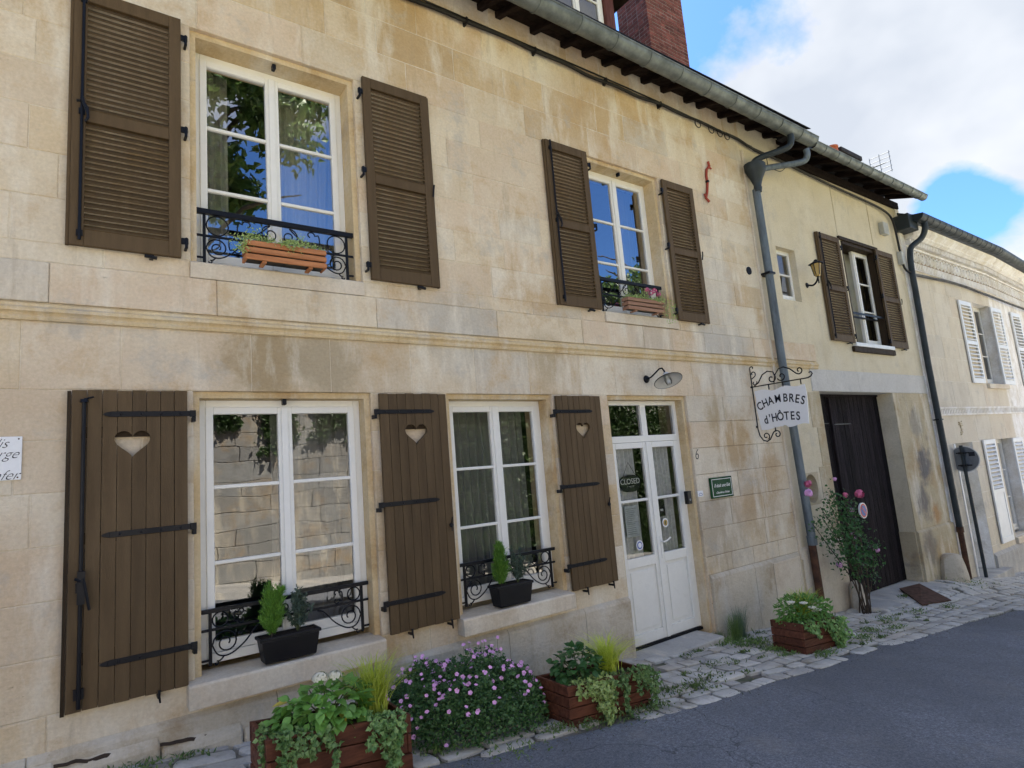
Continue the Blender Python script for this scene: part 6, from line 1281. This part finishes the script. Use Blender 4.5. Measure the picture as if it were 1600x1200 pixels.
P = np.array(P); n = len(P); V, F = leaves(P, rnd_dirs(n) + np.array([0, -.3, -.2]), rnd_dirs(n) + np.array([0, -.6, .7]), rng.uniform(.035, .065, n), rng.uniform(.025, .042, n)); mesh_np('foliage', sub(V, ro), F, 'leaf_dark', ro, kind='stuff')
def blossom(p, r, mat='petal_rose'):
    V = []; F = []
    for k in range(34):
        dv = Vector(rnd_dirs(1)[0]); u = dv.orthogonal().normalized() * r * .55; w_ = dv.cross(u).normalized() * r * .55; c = Vector(p) + dv * r * rng.uniform(.4, 1); b = len(V); V += [tuple(c + u), tuple(c + w_), tuple(c - u), tuple(c - w_)]; F.append((b, b + 1, b + 2, b + 3))
    mesh_np('blossom', sub(np.array(V), ro), F, mat, ro)
for X_, Z_, Y_, r_, mt in ((8.53, 1.11, -.2, .05, 'petal_rose'), (8.50, .98, -.22, .055, 'petal_pink'), (9.30, 1.12, -.2, .028, 'petal_pink'), (9.98, .84, -.3, .065, 'petal_rose'), (9.55, .86, -.22, .04, 'petal_rose'), (9.66, .62, -.2, .035, 'petal_pink'), (9.55, .28, -.2, .035, 'petal_pink'), (9.62, .2, -.25, .035, 'petal_pink'), (10.25, -.05, -.3, .045, 'petal_pink'), (9.05, -.1, -.3, .04, 'petal_pink')):
    xx, zz = at(X_, Z_, Y_); blossom((xx, Y_, zz), r_, mt)
q = MB(); q.lathe([(.20, -.02), (.24, .02), (.30, .03), (.34, .01), (.36, -.03)], 22, Matrix.Translation((8.98, -.32, gz(8.98, -.3) + .015)) @ Matrix.Scale(.8, 4, (0, 1, 0))); tag(q.build('planting_ring', 'cement', smooth=True), 'round pale stone planting ring at the foot of the rose', 'planting ring')
# weeds in the paving
def weeds(spots, label):
    t = thing('weeds', label, 'weeds', spots[0][:2] + (gz(*spots[0][:2]),)); V = []; F = []; off = 0
    for (x, y, r, n) in spots:
        P = np.stack([x + rng.normal(size=n) * r, np.minimum(y + rng.normal(size=n) * r * .5, -.03), np.zeros(n)], 1); P[:, 2] = [gz(a, b) + .006 for a, b in P[:, :2]]; P[:, 2] += rng.random(n) * r * .35
        D = rnd_dirs(n); D[:, 2] = np.abs(D[:, 2]) + .2; A, B = leaves(P, D, rnd_dirs(n), rng.uniform(.015, .05, n), rng.uniform(.008, .018, n)); V.append(A); F.append(B + off); off += len(A)
    o = mesh_np('foliage', sub(np.concatenate(V), t), np.concatenate(F), 'leaf_weed', t, kind='stuff'); return t
weeds([(5.95, -.25, .12, 260), (6.1, -.45, .14, 380), (6.05, -.75, .10, 260), (6.3, -1.15, .08, 120), (6.9, -.9, .10, 200), (7.2, -.85, .08, 120), (5.95, -.95, .07, 90)], 'tufts of green weeds around the planter by the downpipe')
weeds([(7.3, -1.05, .12, 160), (7.8, -.9, .10, 120), (8.2, -1.0, .10, 100), (8.7, -.7, .12, 110), (9.5, -.75, .12, 90), (10.3, -.85, .1, 60), (12.4, -.45, .25, 110)], 'green weeds growing in paving joints towards the gate')
weeds([(3.0, -1.22, .10, 130), (3.3, -1.25, .12, 130), (3.65, -1.22, .09, 130), (3.95, -1.0, .10, 120), (4.2, -1.1, .12, 110), (4.6, -1.0, .12, 80), (4.1, -.6, .1, 70), (5.0, -.75, .1, 60)], 'small green weeds along the foot of the middle planter')
weeds([(random.uniform(4.3, 10.5), random.uniform(-1.25, -.15), random.uniform(.02, .06), random.randint(10, 45)) for _ in range(46)], 'tiny weeds and moss scattered in the joints of the paving')
weeds([(.35, -.16, .10, 110), (.62, -.12, .06, 60), (.1, -.15, .07, 60), (2.3, -1.3, .12, 70), (1.9, -1.0, .1, 90), (2.75, -1.15, .08, 90)], 'low weeds at the wall foot left of the nearest planter')
sg = thing('wispy_herb', 'wispy grey-green herb growing against the plinth behind the last planter', 'plant', (6.0, -.1, -.4)); grass_tuft('blades', (6.35, -.13, gz(6.35)), 260, .42, .16, 'leaf_haze', sg, .0022, .3); grass_tuft('blades', (5.95, -.13, gz(5.95)), 120, .16, .12, 'leaf_weed', sg, .0025, .5); grass_tuft('blades', (6.12, -.22, gz(6.1)), 240, .36, .14, 'leaf_weed', sg, .0022, .35)
# scattered debris on pavement
q = MB()
for k in range(260):
    x = random.uniform(1.5, 9); y = random.uniform(-1.35, -.1); z = gz(x, y) + .012; a = random.random() * 6; l = random.uniform(.004, .012); q.add([(x, y, z), (x + l * math.cos(a), y + l * math.sin(a), z + .004), (x + l * math.cos(a + 1), y + l * math.sin(a + 1), z + .002)], [(0, 1, 2)])
tag(q.build('leaf_litter', 'leaf_yellow'), 'scattered dry leaf bits on the pavement', 'leaf litter', kind='stuff')
q = MB()
for k in range(1100):
    x = random.uniform(.8, 12); y = road_edge(x) - abs(random.gauss(.03, .10)); z = gz(x) + .010; r_ = random.uniform(.002, .0065); a = random.random() * 3
    q.add([(x + r_ * math.cos(a + t), y + r_ * math.sin(a + t), z) for t in (0, 1.6, 3.1, 4.7)] + [(x, y, z + r_)], [(0, 1, 4), (1, 2, 4), (2, 3, 4), (3, 0, 4)])
tag(q.build('grit', 'joint_soil'), 'fine grit lying along the edge of the asphalt', 'grit', kind='stuff')

# ------------------------------------------------------------------ opposite side of the street (seen in the window glass)
tag(grid_sheet('bounce_pavement', list(np.arange(-20, 34, 2.0)), [-8.05, -7.9, -6.6, -6.55], lambda x, y: gz(x, -5) + (.10 if y < -6.58 else -.02), 'cement'), kind='structure')  # pale strip added to bounce sunlight onto the facade
ow = thing('retaining_wall', 'tall old ashlar retaining wall across the street, seen reflected in the windows', 'wall', (0, -8, 0))
q = MB(); q.box(-12, 40, -8.6, -8.02, -4.5, 3.45); q.build('core', 'wall_rubble', ow)
zc = -1.3; r = 0
while zc < 3.4:
    h = random.uniform(.27, .36); z1 = min(zc + h, 3.42); x = -1.5 + random.random() * .5
    while x < 11.5:
        L = random.uniform(.45, 1.25); q = MB(); q.box(x + .004, x + L - .004, -8.021, -7.99 + random.uniform(-.006, .006), zc + .004, z1 - .004); o = q.build('stone', 'wall_rubble', ow, bevel=.008); c = random.choice([(.36, .37, .37), (.31, .315, .31), (.41, .41, .40), (.27, .27, .27), (.36, .34, .31)]); o.color = c4(c); x += L
    zc = z1; r += 1
iv = thing('wall_ivy', 'dark ivy hanging over the top of the retaining wall across the street, with an added dense mass that darkens the window reflections', 'ivy', (4, -7.9, 3.4)); P = []
for k in range(9000):
    x = rng.uniform(-8, 30); P.append((x, -7.9 - rng.random() * .5, 3.42 + abs(rng.normal()) * .22 * (1.2 + math.sin(x * 1.7)) - .1))
for sx, dr in ((1.5, .3), (2.4, .5), (3.3, 1.0), (3.5, .8), (4.4, .8), (4.8, .5), (5.3, .9), (6.5, .6), (8.4, 1.2), (9.6, .8)):
    for k in range(420): u = rng.random() ** 1.5; P.append((sx + rng.normal() * .12 + u * .15 * math.sin(u * 7 + sx), -7.93 + rng.random() * .05, 3.4 - dr * u))
for k in range(36000): x = rng.uniform(6.9, 16.4); P.append((x, -7.9 + rng.random() * .12, rng.uniform(-1.2, 3.4)))  # dense mass added here to darken the reflections in window and door glass
P = np.array(P); n = len(P); V, F = leaves(P, rnd_dirs(n), rnd_dirs(n) + np.array([0, .8, .5]), rng.uniform(.07, .13, n), rng.uniform(.06, .11, n)); mesh_np('foliage', sub(V, iv), F, 'leaf_tree', iv, kind='stuff')
tag(grid_sheet('hillside', [-60, -20, -6, 0, 4, 8, 12, 16, 22, 40, 80], [-60, -40, -25, -15, -11, -8.5], lambda x, y: 3.3 + (-8.5 - y) * .30 + .5 * math.sin(x * .4) * min(1, (-8.5 - y) / 6) if y > -26 else 8.2 + (-25 - y) * .05, 'grass_ground'), kind='structure')
def tree(x, y, z0, h, cr, cz_, label, n=9000, L=.34):
    t = thing('broadleaf_tree', label, 'tree', (x, y, z0), 'trees on the slope across the street'); q = MB(); q.tube([(x, y, z0 - .5), (x + .1, y, z0 + h * .3), (x - .1, y + .1, z0 + h * .6), (x, y, z0 + h * .9)], .28, 9, .06)
    for k in range(9): a = k * 2.4; q.tube([(x, y, z0 + h * (.3 + .05 * k)), (x + cr[0] * .35 * math.cos(a), y + cr[1] * .35 * math.sin(a), z0 + h * (.42 + .05 * k)), (x + cr[0] * .8 * math.cos(a), y + cr[1] * .8 * math.sin(a), z0 + h * (.48 + .055 * k))], .10, 6, .02)
    q.build('trunk', 'bark', t, smooth=True); P = []; cl_ = [(Vector(rnd_dirs(1)[0]), rng.uniform(.45, 1)) for _ in range(46)]
    for k in range(n): d, s = cl_[rng.integers(46)]; P.append((x + d.x * cr[0] * s + rng.normal() * .42, y + d.y * cr[1] * s + rng.normal() * .42, cz_ + d.z * cr[2] * s + rng.normal() * .34))
    P = np.array(P); V, F = leaves(P, rnd_dirs(n), rnd_dirs(n) + np.array([0, .3, .8]), rng.uniform(.6, 1.2, n) * L, rng.uniform(.4, .7, n) * L); mesh_np('crown', sub(V, t), F, 'leaf_tree', t, kind='stuff')
tree(2.6, -12.5, 4.3, 13, (3.6, 3.2, 3.4), 13.4, 'large leafy tree across the street whose crown is mirrored in the upper left window', 15000)
tree(-6, -14, 4.5, 12, (3.5, 3, 3.5), 12, 'leafy tree on the slope far left across the street', 6000)
tree(24, -15, 5, 9, (3.2, 3, 2.6), 9.5, 'leafy tree on the slope across the street towards the far end', 5000)
print('STONES', nst, 'OBJS', len(bpy.data.objects))
